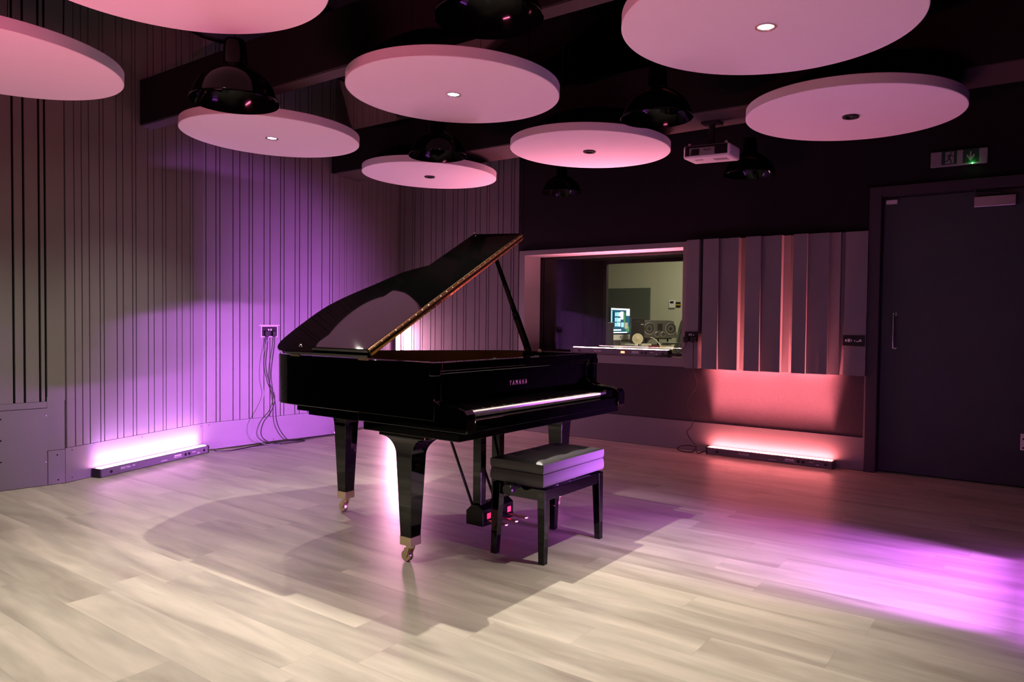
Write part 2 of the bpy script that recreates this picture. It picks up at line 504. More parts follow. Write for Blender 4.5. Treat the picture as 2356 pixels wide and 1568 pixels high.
bm = B(); box(bm, -0.475, -0.225, 6.255, 6.315, 1.998, 2.072)
cl = obj('door_closer', bm, M['alu'], slab, bevel=0.003)
bm = B()
tube(bm, [(-0.30, 6.285, 2.074), (-0.30, 6.285, 2.092), (-0.47, 6.24, 2.105)], 0.006, 8, smooth=False)
tube(bm, [(-0.47, 6.24, 2.105), (-0.46, 6.22, 2.135)], 0.006, 8, smooth=False)
obj('closer_arm', bm, M['satin'], cl)
bm = B(); box(bm, -1.055, -0.977, 6.292, 6.315, 2.072, 2.104)
obj('door_contact', bm, M['white_plastic'], slab, bevel=0.004)

# right and front walls (out of the picture, they close the room)
bm = B(); box(bm, 2.2, 2.4, -1.2, 6.5, 0, TOP); struct('wall_right', bm, M['dark_wall'])
bm = B(); box(bm, -7.0, 2.4, -1.2, -1.0, 0, TOP); struct('wall_front', bm, M['dark_wall'])
bm = B(); prism(bm, [(-7.0, -1.0), (-5.80, -1.0), (-5.62, 1.25), (-7.0, 1.25)], 'z', 0, TOP); struct('wall_left_near', bm, M['dark_wall'])

# ceiling: dark sloped boards over black rafters, two tie beams
bm = B()
prism(bm, [(-7.0, 2.95), (-1.7, 5.6), (2.4, 3.55), (2.4, 3.65), (-1.7, 5.72), (-7.0, 3.05)], 'y', -1.2, 7.03)
struct('ceiling', bm, M['ceiling'])
bm = B()
for y in (-0.9, 1.15, 3.2, 5.25):
    prism(bm, [(-6.9, 2.90), (-1.7, 5.50), (-1.7, 5.62), (-6.9, 3.02)], 'y', y - 0.05, y + 0.05)
for x in (-5.2, -3.9):
    z = 2.95 + (x + 7.0) * 0.5
    box(bm, x - 0.03, x + 0.03, -1.0, 6.9, z - 0.14, z + 0.02)
struct('beam_rafters', bm, M['beam'], label='black rafters and purlins under the sloped ceiling')
bm = B(); box(bm, -5.72, 2.3, 2.870, 2.975, 2.600, 2.90)
struct('beam_1', bm, M['soffit'], label='dark tie beam above the middle row of discs')
bm = B(); box(bm, -5.90, 2.3, 4.775, 5.185, 2.560, 2.90)
struct('beam_2', bm, M['soffit'], label='broad dark boxed beam above the far row of discs')
bm = B(); box(bm, -5.72, 2.3, 2.855, 2.869, 2.604, 2.94)
struct('beam_1_face', bm, M['beam'])
bm = B(); box(bm, -5.90, 2.3, 4.76, 4.774, 2.564, 2.94)
struct('beam_2_face', bm, M['beam'])

# ------------------------------------------------------------------ ceiling discs with downlights
DISC_R, DISC_T = 0.60, 0.058
def zc(x):
    return (2.95 + (x + 7.0) * 0.5 if x < -1.7 else 5.6 - (x + 1.7) * 0.5) + 0.02
def ceiling_disc(x, y, z, label, lit, top, dim=1.0, aim=(0, 0, -1), beam=72):
    top = zc(x)
    t = thing('ceiling_disc', label, 'acoustic disc', (x, y, z), 0, 'round acoustic discs under the ceiling')
    t.rotation_euler = (math.radians(-1.1), math.radians(1.35), 0)
    bm = B()
    lathe(bm, [(0.034, 0.0), (DISC_R - 0.003, 0.0), (DISC_R, 0.003), (DISC_R, DISC_T - 0.002), (DISC_R - 0.002, DISC_T), (0.0005, DISC_T)], 96, 0)
    lathe(bm, [(0.034, 0.0), (0.034, 0.03), (0.0005, 0.03)], 32, 0)
    obj('felt_panel', bm, M['disc'], t, smooth=True, angle=30)
    bm = B()
    if lit:
        lathe(bm, [(0.030, 0.004), (0.034, -0.003), (0.044, -0.003), (0.044, 0.0)], 32)
    else:
        lathe(bm, [(0.026, 0.004), (0.030, -0.010), (0.046, -0.010), (0.048, 0.0)], 32)
    tr = obj('downlight_trim', bm, M['chrome'] if lit else M['satin'], t, smooth=True)
    bm = B()
    lathe(bm, [(0.0005, 0.002), (0.031, 0.002), (0.031, 0.004), (0.0005, 0.004)], 24)
    obj('downlight_lens', bm, M['lens_on'] if lit else M['grey_plastic'], tr)
    for k in range(3):
        a = 2 * PI * k / 3 + 0.5
        bm = B(); cyl(bm, (0.42 * math.cos(a), 0.42 * math.sin(a), DISC_T - 0.004), (0.42 * math.cos(a), 0.42 * math.sin(a), top - z), 0.002, 6)
        obj('hanging_wire', bm, M['satin'], t)
    if lit:
        light('downlight', 'SPOT', t, (0, 0, -0.012), aim, SPOT_POWER * dim, SPOT_COLOR, spot_size=math.radians(beam), spot_blend=1.0, shadow_soft_size=0.014)
    return t
M['lens_on'] = emission('lit_downlight_lens', (1.0, 0.93, 0.82), 140.0)
ceiling_disc(-2.766, 3.180, 2.424, 'lit round disc in the middle of the ceiling, above the piano', True, None, 1.75, (0.08, -0.20, -1), 94)
ceiling_disc(-4.439, 3.175, 2.406, 'lit round disc by the left wall, behind the nearest black pendant lamp', True, None, 0.50, (0.0, -0.05, -1), 124)
ceiling_disc(-0.997, 3.130, 2.388, 'large lit round disc cut by the top edge of the picture, right of middle', True, None, 1.25, (0, -0.05, -1), 62)
ceiling_disc(-2.848, 4.840, 2.431, 'unlit round disc left of the projector', False, None)
ceiling_disc(-4.546, 4.911, 2.434, 'farthest and smallest unlit round disc, in the left corner', False, None)
ceiling_disc(-0.999, 4.753, 2.388, 'unlit round disc right of the projector, over the door', False, None)
ceiling_disc(-4.180, 1.365, 2.362, 'round disc cut by the left edge of the picture', True, None, 0.55, (0, 0, -1), 130)
ceiling_disc(-2.640, 1.410, 2.407, 'round disc cut by the top edge of the picture at upper left', True, None, 0.9)
# one more disc of the grid hangs just out of the picture and lights the near floor
ceiling_disc(-0.95, 1.40, 2.395, 'lit round disc of the grid over the camera', True, None, 1.0)

# ------------------------------------------------------------------ pendant lamps
def pendant(x, y, z, r, label, top, tilt=0.0):
    top = zc(x)
    t = thing('pendant_lamp', label, 'pendant lamp', (x, y, z), 0, 'black dome pendant lamps')
    t.rotation_euler = (tilt, 0, 0)
    k = r / 0.19
    prof = [(0.190, 0.0), (0.193, 0.004), (0.190, 0.012), (0.183, 0.030), (0.170, 0.062), (0.150, 0.094), (0.122, 0.122), (0.092, 0.142), (0.066, 0.155), (0.056, 0.168),
            (0.053, 0.20), (0.047, 0.262), (0.042, 0.276), (0.012, 0.282)]
    inner = [(0.006, 0.150), (0.060, 0.148), (0.090, 0.136), (0.119, 0.116), (0.147, 0.089), (0.167, 0.058), (0.180, 0.028), (0.187, 0.010), (0.190, 0.0)]
    bm = B()
    lathe(bm, [(a * k, b * k) for a, b in inner + prof[1:]], 64)
    obj('lamp_shade', bm, M['shade'], t, smooth=True, angle=60)
    bm = B(); cyl(bm, (0, 0, 0.278 * k), (0, 0, top - z), 0.0035, 8)
    obj('cord', bm, M['satin'], t)
    return t
pendant(-3.000, 1.950, 2.118, 0.192, 'black dome pendant lamp nearest the left wall, before a lit disc', 3.9)
pendant(-1.630, 2.060, 2.212, 0.192, 'black dome pendant lamp cut by the top edge of the picture', 4.6)
pendant(-3.345, 3.690, 2.240, 0.192, 'black dome pendant lamp hanging in front of the farthest disc', 3.8)
pendant(-1.757, 3.696, 2.248, 0.192, 'black dome pendant lamp in front of the disc left of the projector', 4.6)
pendant(-3.710, 5.800, 2.335, 0.188, 'small black dome pendant lamp before the dark wall above the window', 3.6)
pendant(-1.885, 5.600, 2.275, 0.190, 'small black dome pendant lamp below and right of the projector', 4.5)

# ------------------------------------------------------------------ LED bars
def led_bar(name_label, cat_loc, rotz, length, key, led_dir, text=None, knobs=True, upright=False, light_tilt=0.0, group='long LED light bars'):
    """bar lies along local x, local -y faces the room, the lens is on its top"""
    cfg = BAR[key]
    t = thing('led_light_bar', name_label, 'light bar', cat_loc, rotz, group)
    h, d = 0.062, 0.075
    bm = B()
    prism(bm, [(-d / 2, 0.004), (d / 2, 0.004), (d / 2, h - 0.006), (d / 2 - 0.008, h), (d / 2 - 0.016, h - 0.004), (-d / 2 + 0.016, h - 0.004), (-d / 2 + 0.008, h), (-d / 2, h - 0.006)], 'x', -length / 2, length / 2)
    body = obj('bar_housing', bm, M['led_house'], t)
    for s in (-1, 1):
        bm = B(); box(bm, s * length / 2 - 0.006, s * length / 2 + 0.006, -d / 2 - 0.002, d / 2 + 0.002, 0.0, h + 0.002)
        obj('end_cap', bm, M['black_plastic'], t, bevel=0.002)
    bm = B(); box(bm, -length / 2 + 0.012, length / 2 - 0.012, -d / 2 + 0.018, d / 2 - 0.018, h - 0.004, h + 0.004)
    obj('led_strip', bm, emission('led_glow_' + key, cfg['glow_color'], cfg['glow']), t)
    if knobs:
        for x in (-length / 2 + 0.09, length / 2 - 0.26, length / 2 - 0.22, length / 2 - 0.05):
            bm = B(); lathe(bm, [(0.011, 0.0), (0.011, 0.003), (0.007, 0.004)], 14, 0, Matrix.Translation((x, -d / 2, 0.030)) @ Matrix.Rotation(PI / 2, 4, 'X'), True, True)
            obj('socket', bm, M['black_plastic'], t)
    base = Matrix.Rotation(PI / 2, 4, 'X')
    def put(txt, x, z, size, m):
        mt = Matrix.Translation((x, -d / 2 - 0.0008, z)) @ base
        text_obj('lettering', txt, size, m, mt, t)
    if text:
        for txt, x, z, size in text: put(txt, x, z, size, M['white_print'])
    # small printed blocks too fine to read
    for x0, x1, z0, z1 in ((0.02, 0.085, 0.018, 0.021), (0.16, 0.235, 0.032, 0.042), (0.155, 0.24, 0.022, 0.025), (0.36, 0.40, 0.034, 0.038), (0.42, 0.445, 0.016, 0.022)):
        k = length / 1.1
        obj('printed_mark', box(B(), x0 * k, x1 * k, -d / 2 - 0.0006, -d / 2 + 0.001, z0, z1), M['white_print'], t)
    ld = bpy.data.lights.new('led_beam', 'AREA')
    ld.shape = 'RECTANGLE'; ld.size = length - 0.03; ld.size_y = 0.03
    ld.energy = cfg['power']; ld.color = cfg['color']; ld.spread = math.radians(cfg['spread'])
    lo = bpy.data.objects.new('led_beam', ld); link(lo, t)
    dv = Vector(led_dir).normalized()
    # area light: local x along the bar
    z = -dv; x = Vector((1, 0, 0)); y = z.cross(x).normalized()
    lo.matrix_local = Matrix(((x.x, y.x, z.x, 0), (x.y, y.y, z.y, 0), (x.z, y.z, z.z, h + 0.008), (0, 0, 0, 1)))
    return t

# left wall bar, on the floor along section B
mtB, lnB = wall_mtx(PA, PB)
angB = math.atan2(PB[1] - PA[1], PB[0] - PA[0])
c = mtB @ Vector((0.742, -0.048, 0))
led_bar('LED light bar glowing white and violet on the floor along the left wall', (c.x, c.y, 0), angB, 1.075, 'violet', (0, 0.30, 1),
        text=[('SPECTRA', -0.32, 0.036, 0.022), ('PIX', -0.245, 0.038, 0.018)])
# red bar at the back wall
led_bar('LED light bar glowing red on the floor below the slatted panel', (-1.885, 6.192, 0), 0.0, 1.03, 'red', (0, 0.0, 1), text=[('POWER', -0.19, 0.034, 0.026)])
# sill bar
tS = led_bar('LED light bar glowing pink on the window sill', (-3.34, YB + 0.05, 0.827), 0.0, 1.03, 'sill', (0, -0.05, 1), text=[('SPECTRA', -0.22, 0.032, 0.020)])
bm = B(); box(bm, 0.035, 0.075, -0.0385, -0.036, 0.022, 0.040)
obj('digit_display', bm, emission('red_digits', (1.0, 0.22, 0.08), 5.0), tS)

led_bar('LED light bar glowing red pink on the floor along the wall behind the camera', (-2.3, -0.90, 0), PI, 1.03, 'rear', (0, -0.30, 1))  # added out of view to turn the disc undersides pink

# ------------------------------------------------------------------ upright bar in the far corner: bar turned on end, lens towards the room
def upright_bar():
    cfg = BAR['upright']
    mtD, _ = wall_mtx(PD0, PD1)
    p = mtD @ Vector((0.06, -0.07, 0))
    t = thing('led_light_bar', 'LED light bar standing on end in the corner behind the piano', 'light bar', (p.x, p.y, 0), 0, 'long LED light bars')
    t.rotation_euler = (0, 0, math.radians(94))
    h, d, L = 0.062, 0.075, 1.10
    bm = B(); box(bm, -d / 2, d / 2, 0, h, 0.012, L - 0.006); obj('bar_housing', bm, M['led_house'], t, bevel=0.004)
    for z in (0.0, L - 0.006):
        bm = B(); box(bm, -d / 2 - 0.002, d / 2 + 0.002, -0.002, h + 0.002, z, z + 0.012); obj('end_cap', bm, M['black_plastic'], t)
    bm = B(); box(bm, -0.03, 0.03, -0.004, 0.002, 0.02, L - 0.015); obj('led_strip', bm, emission('led_glow_upright', cfg['glow_color'], cfg['glow']), t)
    ld = bpy.data.lights.new('led_beam', 'AREA'); ld.shape = 'RECTANGLE'; ld.size = 0.04; ld.size_y = L - 0.05
    ld.energy = cfg['power']; ld.color = cfg['color']; ld.spread = math.radians(cfg['spread'])
    lo = bpy.data.objects.new('led_beam', ld); link(lo, t)
    # light looks along -z; we want local -y of the bar
    lo.matrix_local = Matrix(((1, 0, 0, 0), (0, 0, 1, -0.008), (0, 1, 0, L / 2), (0, 0, 0, 1)))
    lo.matrix_local = Matrix.Translation((0, -0.008, L / 2)) @ Matrix.Rotation(PI / 2, 4, 'X')
    return t
upright_bar()

# ------------------------------------------------------------------ bar at the right, just out of the picture: lies on its side on the floor shining across the room
def side_bar():
    cfg = BAR['side']
    t = thing('led_light_bar', 'LED light bar on the floor at right shining violet across the boards', 'light bar', (0.10, 3.80, 0), PI / 2, 'long LED light bars')
    h, d, L = 0.062, 0.075, 1.12
    # local +y points to world -x
    bm = B(); box(bm, -L / 2, L / 2, -h / 2, h / 2, 0.012, 0.012 + d); obj('bar_housing', bm, M['led_house'], t, bevel=0.004)
    for s in (-1, 1):
        bm = B(); box(bm, s * L / 2 - 0.006, s * L / 2 + 0.006, -h / 2 - 0.02, h / 2 + 0.002, 0, 0.094); obj('end_cap', bm, M['black_plastic'], t)
    bm = B(); box(bm, -L / 2 + 0.012, L / 2 - 0.012, h / 2 - 0.002, h / 2 + 0.003, 0.03, 0.069); obj('led_strip', bm, emission('led_glow_side', cfg['glow_color'], cfg['glow']), t)
    ld = bpy.data.lights.new('led_beam', 'AREA'); ld.shape = 'RECTANGLE'; ld.size = L - 0.03; ld.size_y = 0.04
    ld.energy = cfg['power']; ld.color = cfg['color']; ld.spread = math.radians(cfg['spread'])
    lo = bpy.data.objects.new('led_beam', ld); link(lo, t)
    dv = Vector((0, 1, 0.095)).normalized(); z = -dv; x = Vector((1, 0, 0)); y = z.cross(x).normalized()
    lo.matrix_local = Matrix(((x.x, y.x, z.x, 0), (x.y, y.y, z.y, h / 2 + 0.008), (x.z, y.z, z.z, 0.05), (0, 0, 0, 1)))
    return t
side_bar()

# ------------------------------------------------------------------ grand piano (front towards +x, bass side towards the camera)
PX, PY = -2.70, 3.14
piano = thing('grand_piano', 'black polished grand piano with its lid raised, in the middle of the floor', 'piano', (PX, PY, 0))
YB0, YT0 = 2.42 - PY, 3.865 - PY          # bass and treble sides
def px(v): return v - PX
# plan of the curved side: from bass front round the tail to treble front
plan = catmull([(-2.70, 2.42, 0), (-3.00, 2.42, 0), (-3.20, 2.42, 0), (-3.33, 2.437, 0), (-3.405, 2.49, 0), (-3.452, 2.60, 0), (-3.478, 2.76, 0), (-3.478, 2.93, 0), (-3.440, 3.06, 0),
                (-3.365, 3.165, 0), (-3.265, 3.275, 0), (-3.170, 3.390, 0), (-3.070, 3.530, 0), (-2.975, 3.670, 0), (-2.880, 3.775, 0), (-2.780, 3.840, 0), (-2.68, 3.865, 0)], 6)
outer = [(-2.20, 2.42)] + [(p.x, p.y) for p in plan] + [(-2.20, 3.865)]
outer = [(x - PX, y - PY) for x, y in outer]
def inset(poly, w):
    out = []
    n = len(poly)
    for i, p in enumerate(poly):
        a = Vector(poly[max(i - 1, 0)]); b = Vector(poly[min(i + 1, n - 1)])
        d = (b - a).normalized()
        out.append((p[0] - d.y * -w * -1 if False else p[0] + d.y * w, p[1] - d.x * w))
    return out
def strip_wall(bm, po, pi, z0, z1, closed_ends=True, mi=0):
    lo = [(bm.verts.new((x, y, z0)), bm.verts.new((x, y, z1))) for x, y in po]
    li = [(bm.verts.new((x, y, z0)), bm.verts.new((x, y, z1))) for x, y in pi]
    for i in range(len(po) - 1):
        bm.faces.new((lo[i][0], lo[i + 1][0], lo[i + 1][1], lo[i][1]))
        bm.faces.new((li[i][0], li[i][1], li[i + 1][1], li[i + 1][0]))
        bm.faces.new((lo[i][1], lo[i + 1][1], li[i + 1][1], li[i][1]))
        bm.faces.new((lo[i][0], li[i][0], li[i + 1][0], lo[i + 1][0]))
    for i in (0, -1):
        bm.faces.new((lo[i][0], lo[i][1], li[i][1], li[i][0]))
    for f in bm.faces: f.material_index = mi
# which side is inside: bass side runs to -x with the inside at +y
RIM0, RIM1 = 0.695, 0.957
sgn = 1 if inset(outer, 0.05)[3][1] > outer[3][1] else -1
inner1 = inset(outer, 0.045 * sgn); inner2 = inset(outer, 0.058 * sgn)
bm = B(); strip_wall(bm, outer, inner1, RIM0, RIM1)
obj('rim', bm, M['gloss'], piano, smooth=True, angle=40, bevel=0.004, seg=2)
bm = B(); strip_wall(bm, [p for p in inset(outer, 0.0455 * sgn)][2:-2], inner2[2:-2], RIM0 + 0.02, RIM1 - 0.004)
obj('inner_rim_lining', bm, M['lining'], piano, smooth=True, angle=40)
bm = B()
pl = inset(outer, 0.050 * sgn)[1:-1]
prism(bm, [(x, y) for x, y in pl], 'z', 0.775, 0.785)
obj('soundboard', bm, M['soundboard'], piano)
# cast plate: a rim band and struts above the soundboard
bm = B()
pa = inset(outer, 0.060 * sgn)[2:-2]; pb = inset(outer, 0.135 * sgn)[2:-2]
strip_wall(bm, pa, pb, 0.835, 0.860)
for y in (2.70, 2.98, 3.28, 3.56):
    xe = -3.36 if y < 3.1 else (-3.14 if y < 3.4 else -2.95)
    box(bm, px(xe), px(-2.36), y - PY - 0.014, y - PY + 0.014, 0.835, 0.875)
box(bm, px(-2.50), px(-2.34), YB0 + 0.07, YT0 - 0.07, 0.830, 0.858)
obj('iron_plate', bm, M['gold'], piano, bevel=0.004)
bm = B()
for i in range(64):
    y = 2.52 + i * 1.24 / 63
    xe = -3.33 if y < 3.1 else -3.33 + (y - 3.1) * 0.75
    cyl(bm, (px(-2.40), y - PY, 0.866), (px(xe), y - PY, 0.866), 0.0008, 4)
st = obj('strings', bm, M['steel'], piano)
# side cheeks (the sculpted arms) in front of the rim
prof = [(-2.70, 0.655), (-2.70, 0.955), (-2.215, 0.957), (-2.205, 0.950), (-2.205, 0.930), (-2.222, 0.905), (-2.236, 0.875), (-2.238, 0.842), (-2.228, 0.812), (-2.205, 0.788),
        (-2.170, 0.773), (-2.125, 0.768), (-2.060, 0.766), (-2.030, 0.758), (-2.014, 0.740), (-2.010, 0.718), (-2.012, 0.668), (-2.020, 0.655)]
for y0, y1 in ((2.42, 2.478), (3.790, 3.865)):
    bm = B(); prism(bm, [(px(a), b) for a, b in prof], 'y', y0 - PY + 0.0005, y1 - PY - 0.0005)
    obj('cheek', bm, M['gloss'], piano, bevel=0.004, seg=3)
    bm = B(); box(bm, px(-2.235), px(-2.196), y0 - PY - 0.004 if y0 < 3 else y0 - PY + 0.02, y1 - PY - 0.02 if y0 < 3 else y1 - PY + 0.004, 0.895, 0.928)
    obj('cheek_moulding', bm, M['gloss'], piano, bevel=0.006, seg=3)
# key bed and key slip
bm = B(); box(bm, px(-2.66), px(-2.055), YB0 - 0.002, YT0 + 0.002, 0.618, 0.655)
obj('key_bed', bm, M['gloss'], piano, bevel=0.003)
bm = B(); box(bm, px(-2.075), px(-2.030), YB0 + 0.058, YT0 - 0.075, 0.655, 0.708)
obj('key_slip', bm, M['gloss'], piano, bevel=0.003)
# key blocks
for y0, y1 in ((2.478, 2.492), (3.716, 3.790)):
    bm = B(); box(bm, px(-2.225), px(-2.052), y0 - PY, y1 - PY, 0.655, 0.752)
    obj('key_block', bm, M['gloss'], piano, bevel=0.004)
# fallboard and front rail
bm = B()
prism(bm, [(px(a), b) for a, b in ((-2.262, 0.745), (-2.244, 0.742), (-2.250, 0.90), (-2.268, 0.902))], 'y', 2.480 - PY, 3.788 - PY)
fb = obj('fallboard', bm, M['gloss'], piano, bevel=0.003)
bm = B(); box(bm, px(-2.275), px(-2.205), YB0 + 0.058, YT0 - 0.075, 0.918, 0.955)
obj('front_rail', bm, M['gloss'], piano, bevel=0.003)
bm = B(); box(bm, px(-2.262), px(-2.228), YB0 + 0.072, YT0 - 0.09, 0.902, 0.914)
obj('rail_moulding', bm, M['gloss'], piano, bevel=0.002)
mt = Matrix(((0, 0, 1, px(-2.2435)), (1, 0, 0, 3.115 - PY), (0, 1, 0, 0.826), (0, 0, 0, 1)))
text_obj('lettering', 'YAMAHA', 0.036, M['gold_print'], mt @ Matrix.Scale(0.72, 4, (1, 0, 0)), fb, 0.0005, spacing=1.75)
# keys
W = 1.2236 / 52
k0 = 2.4925
bmw = None
for i in range(52):
    bm = B()
    a = k0 + i * W - PY
    box(bm, px(-2.238), px(-2.090), a + 0.0005, a + W - 0.0005, 0.712, 0.736)
    obj('white_key', bm, M['ivory'], piano, bevel=0.0012, seg=1)
names = 'ABCDEFG'
for i in range(51):
    n = names[i % 7]
    if n in 'BE': continue
    y = k0 + (i + 1) * W - PY
    bm = B()
    prism(bm, [(px(-2.238), 0.735), (px(-2.142), 0.735), (px(-2.146), 0.746), (px(-2.238), 0.748)], 'y', y - 0.0055, y + 0.0055)
    obj('black_key', bm, M['satin'], piano, bevel=0.0012, seg=1)
bm = B(); box(bm, px(-2.243), px(-2.239), 2.493 - PY, 3.716 - PY, 0.737, 0.743)
obj('key_felt', bm, M['felt'], piano)
# back braces under the rim
bm = B(); box(bm, px(-3.10), px(-2.66), -0.045, 0.045, 0.60, RIM0)
box(bm, px(-3.33), px(-2.66), YB0 + 0.30, YB0 + 0.38, 0.64, RIM0)
box(bm, px(-2.95), px(-2.66), 0.36, 0.44, 0.64, RIM0)
obj('back_braces', bm, M['gloss'], piano)
bm = B(); prism(bm, inset(outer, 0.03 * sgn)[1:-1], 'z', RIM0 + 0.004, RIM0 + 0.012)
obj('underside', bm, M['satin'], piano)

# legs
def leg(cx, cy, ztop, flare, name='leg'):
    L = B()
    rings = []
    def ring(z, hx0, hx1, hy0, hy1):
        return [L.verts.new(p) for p in ((cx - hx0, cy - hy0, z), (cx + hx1, cy - hy0, z), (cx + hx1, cy + hy1, z), (cx - hx0, cy + hy1, z))]
    w0 = 0.050
    rings.append(ring(ztop, w0 + flare, w0 + flare, w0 + 0.015, w0 + flare))
    rings.append(ring(ztop - 0.018, w0 + flare, w0 + flare, w0 + 0.015, w0 + flare))
    for k in range(0, 8):
        a = (k + 1) / 8 * PI / 2
        f = flare * (1 - math.sin(a)) ** 1.0
        z = ztop - 0.018 - 0.095 * (1 - math.cos(a))
        rings.append(ring(z, w0 + f * 0.9, w0 + f * 0.9, w0 + 0.013 * (1 - math.sin(a)), w0 + f * 0.9))
    rings.append(ring(0.125, 0.034, 0.034, 0.034, 0.034))
    for a, b in zip(rings, rings[1:]):
        for k in range(4):
            L.faces.new((a[k], a[(k + 1) % 4], b[(k + 1) % 4], b[k]))
    L.faces.new(rings[0]); L.faces.new(rings[-1])
    lg = obj(name, L, M['gloss'], piano, bevel=0.003)
    bm = B()
    box(bm, cx - 0.036, cx + 0.036, cy - 0.036, cy + 0.036, 0.085, 0.128)
    obj('ferrule', bm, M['brass'], lg, bevel=0.002)
    bm = B()
    lathe(bm, [(0.012, 0.068), (0.022, 0.072), (0.022, 0.086)], 20, 0, Matrix.Translation((cx, cy, 0)), True, True)
    for s in (-1, 1):
        prism(bm, [(cx - 0.018, 0.072), (cx + 0.012, 0.072), (cx - 0.012, 0.020), (cx - 0.030, 0.020)], 'y', cy + s * 0.019 - 0.003, cy + s * 0.019 + 0.003)
    obj('caster_fork', bm, M['brass'], lg)
    bm = B()
    lathe(bm, [(0.010, -0.014), (0.026, -0.014), (0.028, -0.010), (0.028, 0.010), (0.026, 0.014), (0.010, 0.014)], 28, 0,
          Matrix.Translation((cx - 0.020, cy, 0.0285)) @ Matrix.Rotation(PI / 2, 4, 'X'), True, True)
    obj('caster_wheel', bm, M['brass'], lg, smooth=True, angle=35)
leg(px(-2.425), 2.505 - PY, 0.618, 0.10)
leg(px(-2.425), 3.800 - PY, 0.618, 0.06)
leg(px(-3.365), 2.925 - PY, 0.632, 0.105)
bm = B(); box(bm, px(-3.30), px(-2.92), 2.60 - PY, 3.03 - PY, 0.618, 0.700)
box(bm, px(-3.40), px(-3.30), 2.60 - PY, 3.03 - PY, 0.636, 0.700)
obj('leg_plate', bm, M['gloss'], piano)

# lyre
ly = bpy.data.objects.new('pedal_lyre', None); link(ly, piano)
for y in (3.045, 3.205):
    bm = B(); box(bm, px(-2.47), px(-2.415), y - PY - 0.022, y - PY + 0.022, 0.165, 0.62)
    obj('lyre_post', bm, M['gloss'], ly, bevel=0.003)
bm = B(); box(bm, px(-2.50), px(-2.40), 3.00 - PY, 3.26 - PY, 0.598, 0.622); obj('lyre_head', bm, M['gloss'], ly)
bm = B(); prism(bm, [(px(-2.50), 0.06), (px(-2.385), 0.06), (px(-2.385), 0.150), (px(-2.42), 0.172), (px(-2.46), 0.172), (px(-2.50), 0.135)], 'y', 3.005 - PY, 3.275 - PY)
obj('pedal_box', bm, M['gloss'], ly, bevel=0.003)
for y in (3.05, 3.14, 3.23):
    bm = B()
    prism(bm, [(px(-2.40), -0.009), (px(-2.33), -0.010), (px(-2.285), -0.019), (px(-2.262), -0.016), (px(-2.255), 0.0), (px(-2.262), 0.016), (px(-2.285), 0.019), (px(-2.33), 0.010), (px(-2.40), 0.009)], 'z', 0.080, 0.090, mtx=Matrix.Translation((0, y - PY, 0)))
    p = obj('pedal', bm, M['brass'], ly, bevel=0.003, seg=2)
    bm = B(); box(bm, px(-2.3855), px(-2.380), y - PY - 0.016, y - PY + 0.016, 0.098, 0.128)
    obj('pedal_felt', bm, M['felt'], ly)
for y in (3.03, 3.22):
    bm = B(); cyl(bm, (px(-2.475), y - PY, 0.155), (px(-2.655), y - PY - 0.05, 0.64), 0.0075, 10)
    obj('lyre_brace', bm, M['satin'], ly)

# lid: hinged along the bass side
LA = math.radians(28.46)
def lidP(x, s, n=0.0):
    """point on the lid: x along the hinge, s out from the hinge, n above the underside"""
    return Vector((x - PX, 2.42 - PY + s * math.cos(LA) - n * math.sin(LA), 0.958 + s * math.sin(LA) + n * math.cos(LA)))
lid_plan = catmull([(-3.255, 0.0, 0), (-3.340, 0.020, 0), (-3.398, 0.075, 0), (-3.434, 0.180, 0), (-3.466, 0.385, 0), (-3.468, 0.512, 0), (-3.440, 0.614, 0), (-3.388, 0.718, 0),
                    (-3.330, 0.815, 0), (-3.283, 0.900, 0), (-3.235, 0.975, 0), (-3.150, 1.035, 0), (-3.055, 1.090, 0), (-2.950, 1.180, 0), (-2.850, 1.300, 0), (-2.760, 1.390, 0), (-2.700, 1.425, 0), (-2.630, 1.437, 0)], 6)
lp = [(-2.630, 0.0)] + [(p.x, p.y) for p in lid_plan]
lid = bpy.data.objects.new('lid', None); link(lid, piano)
bm = B()
lo = [bm.verts.new(lidP(x, s, 0.0)) for x, s in lp]; hi = [bm.verts.new(lidP(x, s, 0.021)) for x, s in lp]
for i in range(len(lp)):
    j = (i + 1) % len(lp); bm.faces.new((lo[i], lo[j], hi[j], hi[i]))
bm.faces.new(lo); bm.faces.new(hi)
obj('main_lid', bm, M['gloss'], lid, bevel=0.004, seg=3)
fl = [(-2.630, 0.012), (-3.045, 0.012), (-3.045, 1.493), (-2.630, 1.441)]
bm = B()
lo = [bm.verts.new(lidP(x, s, 0.0225)) for x, s in fl]; hi = [bm.verts.new(lidP(x, s, 0.0435)) for x, s in fl]
for i in range(4):
    j = (i + 1) % 4; bm.faces.new((lo[i], lo[j], hi[j], hi[i]))
bm.faces.new(lo); bm.faces.new(hi)
obj('front_flap', bm, M['gloss'], lid, bevel=0.004, seg=3)
bm = B()
n = 10
for i in range(n):
    pass
ringsA = []
for s in (0.02, 1.435):
    r = []
    for k in range(9):
        a = k / 8
        off = 0.0035 + 0.006 * math.sin(PI * a)
        r.append(bm.verts.new(lidP(-2.630 + off, s, 0.002 + 0.040 * a)))
    r.append(bm.verts.new(lidP(-2.632, s, 0.042))); r.append(bm.verts.new(lidP(-2.632, s, 0.002)))
    ringsA.append(r)
for k in range(11):
    j = (k + 1) % 11
    bm.faces.new((ringsA[0][k], ringsA[0][j], ringsA[1][j], ringsA[1][k]))
bm.faces.new(ringsA[0]); bm.faces.new(ringsA[1])
hinge = obj('piano_hinge', bm, M['brass_old'], lid, smooth=True, angle=60)
bm = B()
